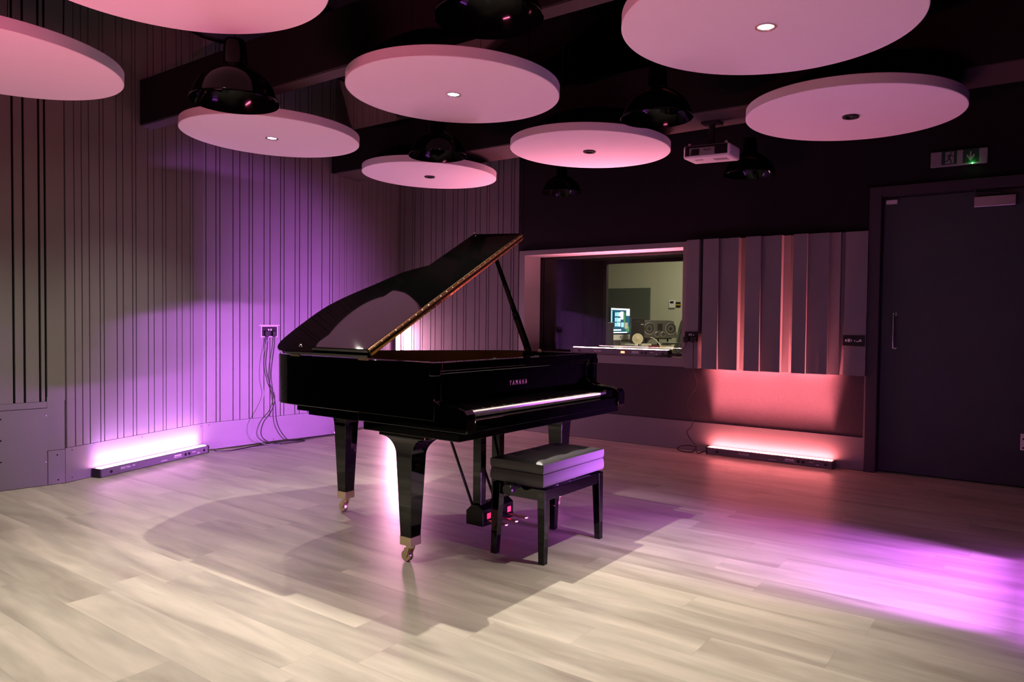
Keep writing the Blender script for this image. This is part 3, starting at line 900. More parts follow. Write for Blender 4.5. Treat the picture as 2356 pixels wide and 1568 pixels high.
for i in range(26):
    s = 0.06 + i * 1.34 / 25
    for nn in (0.008, 0.036):
        p = lidP(-2.6265 + 0.004, s, nn)
        lathe(bm, [(0.0028, 0.0), (0.0015, 0.0022)], 8, 0, Matrix.Translation(p) @ Matrix.Rotation(PI / 2, 4, 'Y'), True, True)
obj('hinge_screws', bm, M['brass'], hinge)
# lid hinges on the bass side
for x in (-2.66, -3.18):
    bm = B(); box(bm, px(x) - 0.035, px(x) + 0.035, YB0 - 0.006, YB0 + 0.008, 0.951, 0.961)
    obj('lid_hinge', bm, M['brass'], lid, bevel=0.001)
for x, s in ((-3.048, 1.40),):
    bm = B(); lathe(bm, [(0.0005, 0.012), (0.010, 0.010), (0.012, 0.0)], 16, 0, Matrix.Translation(lidP(-3.03, 1.485, 0.044)), False, True)
    obj('lid_bumper', bm, M['chrome'], lid, smooth=True)
for x in (-3.20,):
    bm = B(); lathe(bm, [(0.0005, 0.008), (0.008, 0.006), (0.010, 0.0)], 14, 0, Matrix.Translation(lidP(-3.19, 0.055, 0.0215)) @ Matrix.Rotation(LA, 4, 'X'), False, True)
    obj('lid_bumper', bm, M['chrome'], lid, smooth=True)
# prop stick
f0 = Vector((px(-2.590), 3.735 - PY, 0.905)); f1 = lidP(-2.655, 1.165, 0.0)
mid = f0.lerp(f1, 0.48)
bm = B()
def stick(bm, a, b, wa, wb, th):
    d = (b - a).normalized(); u = Vector((1, 0, 0)); u = (u - d * u.dot(d)).normalized(); v = d.cross(u)
    A = [bm.verts.new(a + u * s * wa + v * t * th) for s, t in ((-1, -1), (1, -1), (1, 1), (-1, 1))]
    Bq = [bm.verts.new(b + u * s * wb + v * t * th) for s, t in ((-1, -1), (1, -1), (1, 1), (-1, 1))]
    for i in range(4): bm.faces.new((A[i], A[(i + 1) % 4], Bq[(i + 1) % 4], Bq[i]))
    bm.faces.new(A); bm.faces.new(Bq)
stick(bm, f0, mid, 0.017, 0.016, 0.014)
stick(bm, mid, f1, 0.014, 0.009, 0.009)
obj('prop_stick', bm, M['gloss'], piano, bevel=0.002)
bm = B(); lathe(bm, [(0.012, 0.0), (0.012, 0.012), (0.006, 0.016)], 14, 0, Matrix.Translation((px(-2.55), 3.76 - PY, 0.955)), True, True)
obj('prop_catch', bm, M['brass'], piano)
bm = B(); lathe(bm, [(0.0005, 0.006), (0.010, 0.005), (0.013, 0.0)], 14, 0, Matrix.Translation((px(-2.25), 2.92 - PY, 0.955)), False, True)
obj('lid_rest_button', bm, M['satin'], piano, smooth=True)

# ------------------------------------------------------------------ bench
BX, BY = -2.055, 3.125
bench = thing('piano_bench', 'black leather adjustable piano bench with buttoned seat, before the piano keyboard', 'bench', (BX, BY, 0))
bx0, bx1, by0, by1 = -2.190 - BX, -1.885 - BX, 2.822 - BY, 3.385 - BY
for sx, x in ((0, bx0 - 0.015), (1, bx1 - 0.055)):
    for sy, y in ((0, by0 + 0.032), (1, by1 - 0.022)):
        bm = B()
        xo = 0.010 * (1 if sx else -1); yo = 0.010 * (1 if sy else -1)
        lo = [bm.verts.new(p) for p in ((x + 0.004 + xo, y + 0.004 + yo, 0), (x + 0.036 + xo, y + 0.004 + yo, 0), (x + 0.036 + xo, y + 0.036 + yo, 0), (x + 0.004 + xo, y + 0.036 + yo, 0))]
        hi = [bm.verts.new(p) for p in ((x, y, 0.355), (x + 0.045, y, 0.355), (x + 0.045, y + 0.045, 0.355), (x, y + 0.045, 0.355))]
        for i in range(4): bm.faces.new((lo[i], lo[(i + 1) % 4], hi[(i + 1) % 4], hi[i]))
        bm.faces.new(lo); bm.faces.new(hi)
        obj('leg', bm, M['gloss'], bench, bevel=0.002)
bm = B()
box(bm, bx0 + 0.030, bx1 - 0.055, by0 + 0.038, by0 + 0.062, 0.298, 0.352)
box(bm, bx0 + 0.030, bx1 - 0.055, by1 - 0.008, by1 + 0.016, 0.298, 0.352)
box(bm, bx0 - 0.010, bx0 + 0.014, by0 + 0.077, by1 - 0.022, 0.298, 0.352)
box(bm, bx1 - 0.040, bx1 - 0.016, by0 + 0.077, by1 - 0.022, 0.298, 0.352)
obj('apron', bm, M['gloss'], bench, bevel=0.002)
bm = B()
for x in (-0.09, 0.05):
    for s in (-1, 1):
        tube(bm, [(x, s * 0.18, 0.315), (x + 0.04, s * 0.05, 0.375)], 0.006, 8, smooth=False)
box(bm, bx0 + 0.05, bx1 - 0.05, -0.20, 0.20, 0.300, 0.312)
cyl(bm, (0.0, by0 - 0.03, 0.348), (0.0, by1 - 0.05, 0.348), 0.007, 10)
obj('lift_mechanism', bm, M['alu'], bench)
def pad(z0, z1, crown):
    bm = B()
    nx, ny = 36, 60
    r = 0.012
    def P(u, v, z): return Vector((bx0 + (bx1 - bx0) * u, by0 + (by1 - by0) * v, z))
    grid = []
    btn = [((i + 0.5 + (0.0)) / 4 if False else bu, bv) for bu in (0.27, 0.73) for bv in (0.18, 0.5, 0.82)]
    for i in range(nx + 1):
        row = []
        for j in range(ny + 1):
            u, v = i / nx, j / ny
            p = P(u, v, z1)
            if crown:
                ex = min(u, 1 - u) * (bx1 - bx0); ey = min(v, 1 - v) * (by1 - by0)
                e = min(ex, ey)
                drop = 0.024 * math.exp(-(e / 0.022))
                z = z1 - drop
                for bu, bv in btn:
                    d = math.hypot((u - bu) * (bx1 - bx0), (v - bv) * (by1 - by0))
                    z -= 0.016 * math.exp(-(d / 0.026))
                p.z = z
            row.append(bm.verts.new(p))
        grid.append(row)
    for i in range(nx):
        for j in range(ny):
            bm.faces.new((grid[i][j], grid[i + 1][j], grid[i + 1][j + 1], grid[i][j + 1]))
    border = [grid[i][0] for i in range(nx + 1)] + [grid[nx][j] for j in range(1, ny + 1)] + [grid[i][ny] for i in range(nx - 1, -1, -1)] + [grid[0][j] for j in range(ny - 1, 0, -1)]
    prev = border
    cx, cy = 0.5 * (bx0 + bx1), 0.5 * (by0 + by1)
    hgt = z1 - z0
    for f, off in ((0.25, 0.003), (0.5, 0.0045), (0.8, 0.0035), (0.96, 0.0), (1.0, -0.004)):
        cur = []
        for vtx in border:
            x, y = vtx.co.x, vtx.co.y
            ox = off if abs(x - bx1) < 1e-5 else (-off if abs(x - bx0) < 1e-5 else 0)
            oy = off if abs(y - by1) < 1e-5 else (-off if abs(y - by0) < 1e-5 else 0)
            cur.append(bm.verts.new((x + ox, y + oy, (vtx.co.z if f < 0.1 else z1) - hgt * f)))
        for k in range(len(border)):
            l = (k + 1) % len(border)
            bm.faces.new((prev[k], prev[l], cur[l], cur[k]))
        prev = cur
    bm.faces.new(prev)
    return bm, btn
bm, btn = pad(0.4325, 0.494, True)
seat = obj('seat_cushion', bm, M['leather'], bench, smooth=True, angle=50)
for bu, bv in btn:
    bm = B(); lathe(bm, [(0.0005, 0.004), (0.005, 0.003), (0.008, 0.0)], 14, 0, Matrix.Translation((bx0 + (bx1 - bx0) * bu, by0 + (by1 - by0) * bv, 0.482)), False, True)
    obj('seat_button', bm, M['leather'], seat, smooth=True)
bm, _ = pad(0.372, 0.4315, False)
obj('seat_box', bm, M['leather'], bench, smooth=True, angle=50)
for s in (-1, 1):
    y = by0 - 0.052 if s < 0 else by1 + 0.012
    bm = B(); lathe(bm, [(0.006, -0.02), (0.012, 0.0), (0.026, 0.004), (0.029, 0.012), (0.029, 0.030), (0.026, 0.036), (0.0005, 0.036)], 28, 0,
                    Matrix.Translation((0.0, y + (0.036 if s < 0 else 0.0), 0.372 - 0.024)) @ Matrix.Rotation(PI / 2 if s < 0 else -PI / 2, 4, 'X'), True, False)
    obj('height_knob', bm, M['black_plastic'], bench, smooth=True, angle=40)

# ------------------------------------------------------------------ wall sockets, plugs and cables
def socket_plate(name, label, mtx, w, h, detail, cat='socket'):
    """mtx maps local x=along wall, y=into wall, z=up"""
    t = thing(name, label, cat)
    t.matrix_world = mtx
    bm = B(); box(bm, -w / 2, w / 2, -0.008, 0.0, -h / 2, h / 2)
    obj('face_plate', bm, M['black_plastic'], t, bevel=0.002)
    bm = B()
    for x0, x1, z0, z1 in detail:
        box(bm, x0, x1, -0.011, -0.007, z0, z1)
    obj('rocker_switch', bm, M['white_plastic'], t)
    return t
mtC, lnC = wall_mtx(PB, PC2)
mS = mtC @ Matrix.Translation((0.615, -0.002, 1.024))
s1 = socket_plate('wall_socket', 'black double wall socket with two plugs on the grooved left wall', mS, 0.146, 0.086, [(-0.018, -0.006, 0.008, 0.024), (0.006, 0.018, 0.008, 0.024)])
bm = B(); box(bm, -0.10, 0.105, -0.001, 0.0, 0.052, 0.060)
box(bm, -0.083, 0.083, -0.002, 0.0, -0.052, 0.052)
obj('mounting_frame', bm, M['alu'], s1)
def plug(label, mtx):
    t = thing('power_plug', label, 'plug'); t.matrix_world = mtx
    bm = B(); prism(bm, [(-0.022, 0.022), (0.022, 0.022), (0.020, -0.022), (0.008, -0.032), (-0.008, -0.032), (-0.020, -0.022)], 'y', -0.038, -0.009)
    obj('plug_body', bm, M['rubber'], t, bevel=0.004)
    return t
plug('black plug in the near half of the double socket on the left wall', mtC @ Matrix.Translation((0.578, -0.002, 1.006)))
plug('black plug in the far half of the double socket on the left wall', mtC @ Matrix.Translation((0.652, -0.002, 1.006)))
def wl(s, off, z): return tuple(mtC @ Vector((s, -off, z)))
bm = B(); tube(bm, [wl(0.578, 0.024, 0.978), wl(0.580, 0.03, 0.90), wl(0.565, 0.03, 0.72), wl(0.60, 0.03, 0.56), wl(0.655, 0.03, 0.42), wl(0.62, 0.035, 0.30), wl(0.53, 0.05, 0.20), wl(0.50, 0.07, 0.09), wl(0.57, 0.10, 0.02),
                      wl(0.70, 0.14, 0.006), wl(0.86, 0.16, 0.006), wl(0.90, 0.11, 0.006), wl(0.70, 0.08, 0.012), wl(0.45, 0.09, 0.007), wl(0.30, 0.13, 0.006), wl(0.18, 0.16, 0.006), wl(0.10, 0.13, 0.006), wl(0.035, 0.13, 0.02)], 0.0045, 8, 8)
tag(obj('power_cable', bm, M['rubber'], None, smooth=True), 'black cable hanging from the near plug on the left wall to the violet light bar', 'cable')
bm = B(); tube(bm, [wl(0.652, 0.024, 0.978), wl(0.650, 0.03, 0.90), wl(0.625, 0.035, 0.75), wl(0.612, 0.04, 0.62), wl(0.632, 0.04, 0.47), wl(0.655, 0.04, 0.36), wl(0.66, 0.05, 0.22), wl(0.69, 0.06, 0.12), wl(0.76, 0.07, 0.025),
                      wl(0.84, 0.06, 0.006), wl(0.95, 0.05, 0.006), wl(1.10, 0.035, 0.006), wl(1.295, 0.03, 0.006), tuple(Vector((-5.74, 5.1, 0.006))), tuple(Vector((-5.90, 5.75, 0.006))), tuple(Vector((-5.87, 5.93, 0.02)))], 0.0045, 8, 8)
tag(obj('power_cable', bm, M['rubber'], None, smooth=True), 'black cable from the far plug running along the skirting behind the piano', 'cable')
bm = B(); tube(bm, [wl(0.585, 0.040, 0.975), wl(0.535, 0.03, 0.80), wl(0.520, 0.03, 0.60), wl(0.545, 0.03, 0.45), wl(0.49, 0.035, 0.32), wl(0.41, 0.06, 0.19), wl(0.42, 0.09, 0.08), wl(0.50, 0.14, 0.018), wl(0.62, 0.17, 0.006), wl(0.55, 0.20, 0.006), wl(0.36, 0.15, 0.006), wl(0.20, 0.20, 0.006), wl(0.09, 0.145, 0.006), wl(0.036, 0.145, 0.03)], 0.0025, 8, 8)
tag(obj('signal_cable', bm, M['grey_plastic'], None, smooth=True), 'thin grey cable curving down the left wall beside the power cables', 'cable')

mR = Matrix.Translation((-2.540, YB - 0.128, 1.023))
s2 = socket_plate('wall_socket', 'black socket plate at the right edge of the control room window', mR, 0.122, 0.088, [(-0.020, -0.013, 0.008, 0.026), (-0.004, 0.003, 0.008, 0.026), (0.016, 0.024, 0.010, 0.018)])
plug('black plug in the socket beside the window, lead going to the sill bar', Matrix.Translation((-2.583, YB - 0.128, 1.000)))
plug('black plug in the socket beside the window, lead going down to the red bar', Matrix.Translation((-2.512, YB - 0.128, 1.000)))
bm = B(); tube(bm, [(-2.583, YB - 0.152, 0.968), (-2.59, YB - 0.152, 0.94), (-2.635, YB - 0.12, 0.895), (-2.71, YB - 0.03, 0.872), (-2.76, YB + 0.03, 0.855), (-2.80, YB + 0.05, 0.845), (-2.826, YB + 0.05, 0.850)], 0.0045, 8, 8)
tag(obj('power_cable', bm, M['rubber'], None, smooth=True), 'short black cable from the window socket to the sill light bar', 'cable')
bm = B(); tube(bm, [(-2.74, YB + 0.0, 0.842), (-2.79, YB + 0.02, 0.85), (-2.86, YB - 0.0, 0.836), (-2.95, YB - 0.0, 0.834), (-2.90, YB - 0.012, 0.838), (-2.80, YB - 0.008, 0.848), (-2.73, YB + 0.02, 0.84), (-2.715, YB + 0.03, 0.846), (-2.75, YB + 0.02, 0.85)], 0.004, 8, 8)
tag(obj('cable_coil', bm, M['rubber'], None, smooth=True), 'loose coil of black cable on the sill at the end of the pink bar', 'cable')
bm = B(); tube(bm, [(-2.512, YB - 0.152, 0.968), (-2.512, YB - 0.152, 0.92), (-2.512, YB - 0.148, 0.76), (-2.512, YB - 0.10, 0.68), (-2.53, YB - 0.02, 0.58), (-2.60, YB - 0.014, 0.48), (-2.62, YB - 0.014, 0.38), (-2.56, YB - 0.02, 0.30), (-2.565, YB - 0.03, 0.22), (-2.60, YB - 0.05, 0.17),
                      (-2.545, YB - 0.06, 0.09), (-2.50, YB - 0.07, 0.05), (-2.56, YB - 0.09, 0.06), (-2.64, YB - 0.10, 0.045), (-2.66, YB - 0.11, 0.018), (-2.60, YB - 0.12, 0.006), (-2.52, YB - 0.11, 0.010), (-2.49, YB - 0.10, 0.04), (-2.47, YB - 0.12, 0.006), (-2.43, YB - 0.10, 0.018), (-2.405, YB - 0.075, 0.03)], 0.0042, 8, 8)
tag(obj('power_cable', bm, M['rubber'], None, smooth=True), 'black cable hanging from the window socket with a loop beside the red bar', 'cable')
mR2 = Matrix.Translation((-1.243, YB - 0.041, 1.018))
s3 = socket_plate('wall_socket', 'black wall plate with small white connectors beside the door', mR2, 0.160, 0.086, [(-0.062, -0.050, -0.008, 0.010), (-0.044, -0.026, -0.010, 0.014), (-0.020, -0.012, -0.006, 0.010), (0.004, 0.012, -0.006, 0.004), (0.020, 0.036, -0.009, -0.001), (0.040, 0.056, -0.006, 0.010)], 'socket')

# purple-lit pale plate at the right edge of the picture, on the wall by the door
t = thing('wall_plate', 'pale plate with screws low on the door side at the right edge of the picture', 'wall plate', (-0.085, YB - 0.02, 0.34))
bm = B(); box(bm, -0.072, 0.072, -0.012, 0.0, -0.058, 0.058); obj('face_plate', bm, M['white_plastic'], t, bevel=0.003)
bm = B()
for x in (-0.055, 0.055):
    for z in (-0.04, 0.022):
        lathe(bm, [(0.006, 0), (0.005, 0.002)], 10, 0, Matrix.Translation((x, -0.0125, z)) @ Matrix.Rotation(PI / 2, 4, 'X'), True, True)
obj('screws', bm, M['groove'], t)

# ------------------------------------------------------------------ exit sign
es = thing('exit_sign', 'emergency exit sign with running figure and down arrow above the door', 'exit sign', (-0.575, YB + 0.018, 2.361))
es.rotation_euler = (0, math.radians(0.4), 0)
W2, H2 = 0.178, 0.056
bm = B(); box(bm, -W2, W2, -0.035, 0.0, -H2, H2); obj('sign_housing', bm, M['sign_white'], es, bevel=0.006)
for x0, x1 in ((-0.108, -0.012), (0.026, 0.124)):
    obj('green_panel', box(B(), x0, x1, -0.0362, -0.034, -H2 + 0.012, H2 - 0.003), M['sign_green'], es)
obj('door_symbol', box(B(), -0.084, -0.030, -0.0372, -0.035, -H2 + 0.018, H2 - 0.010), M['sign_white'], es)
obj('down_arrow', prism(B(), [(0.068, 0.036), (0.078, 0.036), (0.078, -0.004), (0.094, 0.018), (0.098, 0.012), (0.098, 0.002), (0.073, -0.032), (0.048, 0.002), (0.048, 0.012), (0.052, 0.018), (0.068, -0.004)], 'y', -0.0372, -0.035), M['sign_white'], es)
bm = B()
def limb(a, b, w):
    a = Vector((a[0], 0, a[1])); b = Vector((b[0], 0, b[1])); d = (b - a).normalized(); n = Vector((-d.z, 0, d.x)) * w
    prism(bm, [((a + n).x, (a + n).z), ((b + n).x, (b + n).z), ((b - n).x, (b - n).z), ((a - n).x, (a - n).z)], 'y', -0.0382, -0.036)
O = Vector((-0.056, 0.0))
def q(x, z): return (O.x + x, z)
lathe(bm, [(0.0055, 0.0), (0.0055, 0.002)], 14, 0, Matrix.Translation((O.x + 0.008, -0.0362, 0.036)) @ Matrix.Rotation(PI / 2, 4, 'X'), True, True)
limb(q(0.004, 0.028), q(-0.004, 0.004), 0.006)
limb(q(0.002, 0.026), q(-0.012, 0.022), 0.0028); limb(q(-0.012, 0.022), q(-0.020, 0.010), 0.0028)
limb(q(0.006, 0.024), q(0.014, 0.014), 0.0028); limb(q(0.014, 0.014), q(0.026, 0.014), 0.0028)
limb(q(-0.004, 0.006), q(0.006, -0.014), 0.0040); limb(q(0.006, -0.014), q(0.012, -0.036), 0.0036)
limb(q(-0.006, 0.004), q(-0.010, -0.016), 0.0040); limb(q(-0.010, -0.016), q(-0.028, -0.022), 0.0036)
obj('running_figure', bm, M['sign_green'], es)
bm = B(); lathe(bm, [(0.004, 0.0), (0.002, 0.004)], 12, 0, Matrix.Translation((0.086, -0.036, -H2 + 0.006)) @ Matrix.Rotation(PI / 2, 4, 'X'), True, True)
obj('indicator_led', bm, M['led_green'], es)
light('indicator_glow', 'POINT', es, (0.086, -0.050, -H2 + 0.010), (0, -1, 0), 0.035, (0.15, 1.0, 0.25), shadow_soft_size=0.004)

# ------------------------------------------------------------------ projector
pj = thing('projector', 'white ceiling projector with black front hanging from the broad beam', 'projector', (-1.975, 5.05, 2.345))
pj.rotation_euler = (math.radians(2), math.radians(1.5), math.radians(3))
bm = B(); box(bm, -0.165, 0.165, -0.115, 0.13, -0.046, 0.046)
bd = obj('projector_body', bm, M['white_plastic'], pj, bevel=0.016, seg=4)
bm = B(); box(bm, -0.150, 0.150, -0.119, -0.110, -0.028, 0.040); obj('front_panel', bm, M['black_plastic'], pj, bevel=0.004)
bm = B(); box(bm, -0.118, 0.062, -0.1215, -0.117, -0.026, 0.026); gp = obj('lens_cover_panel', bm, M['grey_plastic'], pj, bevel=0.003)
bm = B(); prism(bm, [(-0.108, -0.026), (-0.046, -0.026), (-0.046, 0.016), (-0.100, 0.018)], 'y', -0.1235, -0.119)
obj('lens_window', bm, M['black_plastic'], pj, bevel=0.001)
text_obj('lettering', 'EPSON', 0.018, M['black_plastic'], Matrix.Translation((0.012, -0.1225, 0.006)) @ Matrix.Rotation(PI / 2, 4, 'X'), pj)
bm = B()
for k in range(7):
    box(bm, 0.03 + k * 0.014, 0.038 + k * 0.014, -0.05, 0.02, -0.0475, -0.0455)
for k in range(5):
    box(bm, -0.10 + k * 0.012, -0.094 + k * 0.012, -0.06, -0.02, -0.0475, -0.0455)
obj('vent_slots', bm, M['grey_plastic'], pj)
bm = B()
for x in (-0.13, 0.13):
    lathe(bm, [(0.010, 0.044), (0.010, 0.062), (0.006, 0.064)], 12, 0, Matrix.Translation((x, -0.08, 0)), True, True)
obj('adjusting_foot', bm, M['white_plastic'], pj)
bm = B(); cyl(bm, (0, 0.0, 0.058), (0, 0.0, 0.20), 0.022, 16); box(bm, -0.05, 0.05, -0.05, 0.05, 0.044, 0.060); box(bm, -0.06, 0.06, -0.06, 0.06, 0.198, 0.214)
obj('ceiling_mount', bm, M['satin'], pj)

# ------------------------------------------------------------------ control room behind the window
bm = B(); box(bm, -8.0, 0.5, 7.03, 10.0, -0.10, 0.0); struct('floor_control_room', bm, M['carpet'])
bm = B(); box(bm, -8.0, 0.5, 9.6, 9.8, 0, 2.6); struct('wall_far', bm, M['beige'])
bm = B(); box(bm, -8.2, -8.0, 7.02, 9.8, 0, 2.6); struct('wall_far_left', bm, M['beige'])
bm = B(); box(bm, 0.3, 0.5, 7.02, 9.8, 0, 2.6); struct('wall_far_right', bm, M['beige'])
bm = B(); box(bm, -8.2, 0.5, 7.02, 9.8, 2.6, 2.7); struct('ceiling_control_room', bm, M['beige'])
bm = B(); box(bm, -8.2, -4.42, 6.95, 7.02, 0, 2.6); box(bm, -2.5, 0.5, 6.95, 7.02, 0, 2.6); box(bm, -4.42, -2.5, 6.95, 7.02, 1.95, 2.6); box(bm, -4.42, -2.5, 6.95, 7.02, 0, 0.62)
struct('wall_near', bm, M['beige'])
# ceiling lamp of the control room
cl = thing('ceiling_lamp', 'flat ceiling lamp lighting the control room', 'ceiling lamp', (-3.4, 8.3, 2.6))
bm = B(); box(bm, -0.3, 0.3, -0.3, 0.3, -0.03, 0.0); obj('lamp_body', bm, M['white_plastic'], cl, bevel=0.01)
bm = B(); box(bm, -0.27, 0.27, -0.27, 0.27, -0.034, -0.029); obj('diffuser', bm, emission('warm_panel', (1.0, 0.86, 0.62), 5.0), cl)
light('panel_light', 'AREA', cl, (0, 0, -0.04), (0, 0, -1), 27.0, (1.0, 0.90, 0.68), shape='RECTANGLE', size=0.5, size_y=0.5)
o = obj('acoustic_wall_panel', box(B(), -5.6, -4.613, 9.56, 9.60, 0.9, 1.63), M['slate']); tag(o, 'slate grey acoustic panel on the control room wall', 'acoustic panel')
tm = thing('thermostat', 'white control unit with dark screen on the control room wall', 'thermostat', (-4.276, 9.6, 1.397))
obj('unit_case', box(B(), -0.045, 0.045, -0.025, 0, -0.052, 0.052), M['white_plastic'], tm, bevel=0.004)
obj('screen', box(B(), -0.026, 0.026, -0.027, -0.02, 0.010, 0.040), M['black_plastic'], tm)
ws = thing('warning_label', 'black and yellow label on the control room wall beside the white unit', 'label plate', (-4.190, 9.6, 1.388))
obj('label_plate', box(B(), -0.034, 0.034, -0.006, 0, -0.038, 0.038), M['black_plastic'], ws)
obj('yellow_band', box(B(), -0.032, 0.045, -0.0075, -0.005, -0.008, 0.010), M['yellow'], ws)

# desk
dk = thing('studio_desk', 'pale wooden desk in the control room, seen through the window', 'desk', (-4.0, 8.6, 0))
DZ = 0.835
bm = B(); box(bm, -0.75, 0.60, -0.78, 0.85, DZ - 0.03, DZ); obj('desktop', bm, M['desk'], dk, bevel=0.005)
for x in (-0.68, 0.48):
    for y in (-0.72, 0.78):
        obj('leg', box(B(), x - 0.03, x + 0.03, y - 0.03, y + 0.03, 0, DZ - 0.03), M['satin'], dk)
# screen facing +x
im = thing('desktop_computer', 'all-in-one desktop computer with a bright screen on the control room desk', 'computer', (-4.50, 8.47, DZ))
im.rotation_euler = (0, 0, math.radians(2))
bm = B(); box(bm, -0.012, 0.012, -0.29, 0.29, 0.145, 0.495); obj('screen_bezel', bm, M['black_plastic'], im, bevel=0.004)
bm = B(); box(bm, -0.012, 0.013, -0.29, 0.29, 0.075, 0.145); ch = obj('chin', bm, M['paper'], im, bevel=0.003)
bm = B(); lathe(bm, [(0.011, 0.0), (0.011, 0.001)], 14, 0, Matrix.Translation((0.0132, 0.0, 0.112)) @ Matrix.Rotation(PI / 2, 4, 'Y') @ Matrix.Scale(1.3, 4, (1, 0, 0)), True, True)
obj('dark_emblem', bm, M['black_plastic'], ch)
bm = B(); prism(bm, [(-0.02, 0.0), (-0.16, 0.0), (-0.16, 0.008), (-0.04, 0.016), (-0.03, 0.20), (-0.015, 0.20)], 'y', -0.09, 0.09); obj('stand', bm, M['alu'], im)
bm = B(); box(bm, 0.0122, 0.0132, -0.275, 0.275, 0.160, 0.482); obj('display', bm, emission('screen_backdrop', (0.03, 0.13, 0.20), 1.0), im)
rng = random.Random(3)
tones = [emission('screen_white', (0.85, 1.0, 1.0), 2.2), emission('screen_cyan', (0.30, 0.75, 0.80), 1.5), emission('screen_green', (0.10, 0.32, 0.12), 1.0), emission('screen_dark', (0.01, 0.03, 0.05), 1.0), emission('screen_tan', (0.55, 0.50, 0.30), 1.0)]
bm = B()
def tile(y0, y1, z0, z1, mi): box(bm, 0.0134, 0.0140, y0, y1, z0, z1, mi)
tile(-0.27, 0.27, 0.462, 0.480, 0); tile(0.17, 0.27, 0.39, 0.462, 0); tile(-0.27, -0.24, 0.20, 0.455, 1)
for y0, z0 in ((-0.16, 0.38), (-0.16, 0.31), (-0.16, 0.25)):
    for k in range(3):
        tile(y0 + k * 0.055, y0 + 0.045 + k * 0.055, z0, z0 + 0.045 + 0.01 * rng.random(), 1 if k < 2 else 0)
tile(0.0, 0.08, 0.34, 0.44, 0); tile(0.09, 0.14, 0.30, 0.43, 2); tile(-0.22, 0.02, 0.196, 0.212, 0); tile(-0.22, 0.20, 0.166, 0.178, 0)
tile(0.12, 0.22, 0.22, 0.30, 4); tile(0.16, 0.27, 0.18, 0.25, 2); tile(-0.22, -0.18, 0.24, 0.44, 3); tile(0.02, 0.10, 0.24, 0.30, 1)
obj('screen_windows', bm, tones, im)

def near_field(label, loc, rot, w, d, h):
    t = thing('studio_speaker', label, 'speaker', loc, rot)
    obj('cabinet', box(B(), -w / 2, w / 2, -d / 2, d / 2, 0, h), M['spk_black'], t, bevel=0.005)
    f = Matrix.Translation((0, -d / 2, 0.095)) @ Matrix.Rotation(PI / 2, 4, 'X')
    obj('woofer_ring', lathe(B(), [(0.070, 0.0), (0.077, 0.0), (0.077, 0.004), (0.070, 0.006)], 32, 0, f), M['satin'], t)
    obj('woofer_cone', lathe(B(), [(0.0005, 0.008), (0.022, 0.006), (0.030, 0.002), (0.070, 0.006)], 32, 0, f), M['cone'], t, smooth=True)
    f2 = Matrix.Translation((0, -d / 2, h - 0.07)) @ Matrix.Rotation(PI / 2, 4, 'X')
    obj('tweeter', lathe(B(), [(0.0005, 0.006), (0.016, 0.002), (0.03, 0.004), (0.034, 0.0)], 24, 0, f2), M['spk_cone'], t, smooth=True)
    obj('badge', box(B(), w / 2 - 0.045, w / 2 - 0.012, -d / 2 - 0.001, -d / 2 + 0.001, h - 0.085, h - 0.075), M['white_print'], t)
    return t
near_field('black studio speaker with a white cone beside the desktop computer', (-4.300, 8.58, DZ), math.radians(30), 0.17, 0.18, 0.36)

t = thing('wide_monitor_speaker', 'wide dark grey studio speaker with two large round drivers on a stand', 'speaker', (-4.26, 9.02, DZ), math.radians(52))
cab = obj('cabinet', prism(B(), [(-0.25, 0.105), (-0.16, 0.10), (0.16, 0.10), (0.25, 0.105), (0.255, 0.13), (0.20, 0.325), (0.12, 0.335), (-0.12, 0.335), (-0.20, 0.325), (-0.255, 0.30)], 'y', -0.14, 0.14), M['spk_grey'], t, bevel=0.006)
def drv(x, z, r, y=-0.14):
    f = Matrix.Translation((x, y, z)) @ Matrix.Rotation(PI / 2, 4, 'X')
    obj('driver_ring', lathe(B(), [(r, 0.0), (r * 1.12, 0.0), (r * 1.12, 0.005), (r, 0.007)], 28, 0, f), M['alu'], t, smooth=True)
    obj('driver_cone', lathe(B(), [(0.0005, 0.004), (r * 0.3, 0.002), (r * 0.4, -0.004), (r, 0.003)], 28, 0, f), M['spk_cone'], t, smooth=True)
drv(-0.155, 0.225, 0.070); drv(0.155, 0.225, 0.070); drv(-0.042, 0.150, 0.030); drv(0.042, 0.150, 0.030)
obj('tweeter_panel', box(B(), -0.035, 0.035, -0.143, -0.138, 0.20, 0.29), M['spk_black'], t)
bm = B()
for x in (-0.16, 0.02, 0.16): cyl(bm, (x, -0.05, 0.0), (x, -0.05, 0.105), 0.012, 10)
box(bm, -0.2, 0.2, -0.09, 0.05, 0.0, 0.012); box(bm, -0.2, 0.2, -0.09, 0.05, 0.085, 0.105)
obj('stand', bm, M['spk_black'], t)

# equipment box at the left of the desk
t = thing('equipment_case', 'tall black equipment case at the left end of the control room desk', 'case', (-4.320, 7.60, 0))
obj('case_body', box(B(), -0.16, 0.10, -0.2, 0.2, 0.0, 1.13), M['spk_black'], t, bevel=0.005)
obj('case_lid', box(B(), -0.165, 0.105, -0.205, 0.205, 1.13, 1.137), M['alu'], t)
o = obj('tablet_stand', prism(B(), [(-0.03, 0.0), (0.03, 0.0), (0.005, 0.07), (-0.005, 0.07)], 'y', -0.06, 0.06), M['grey_plastic'], None, loc=(-4.33, 7.62, 1.137)); tag(o, 'small grey wedge stand on top of the black equipment case', 'stand')
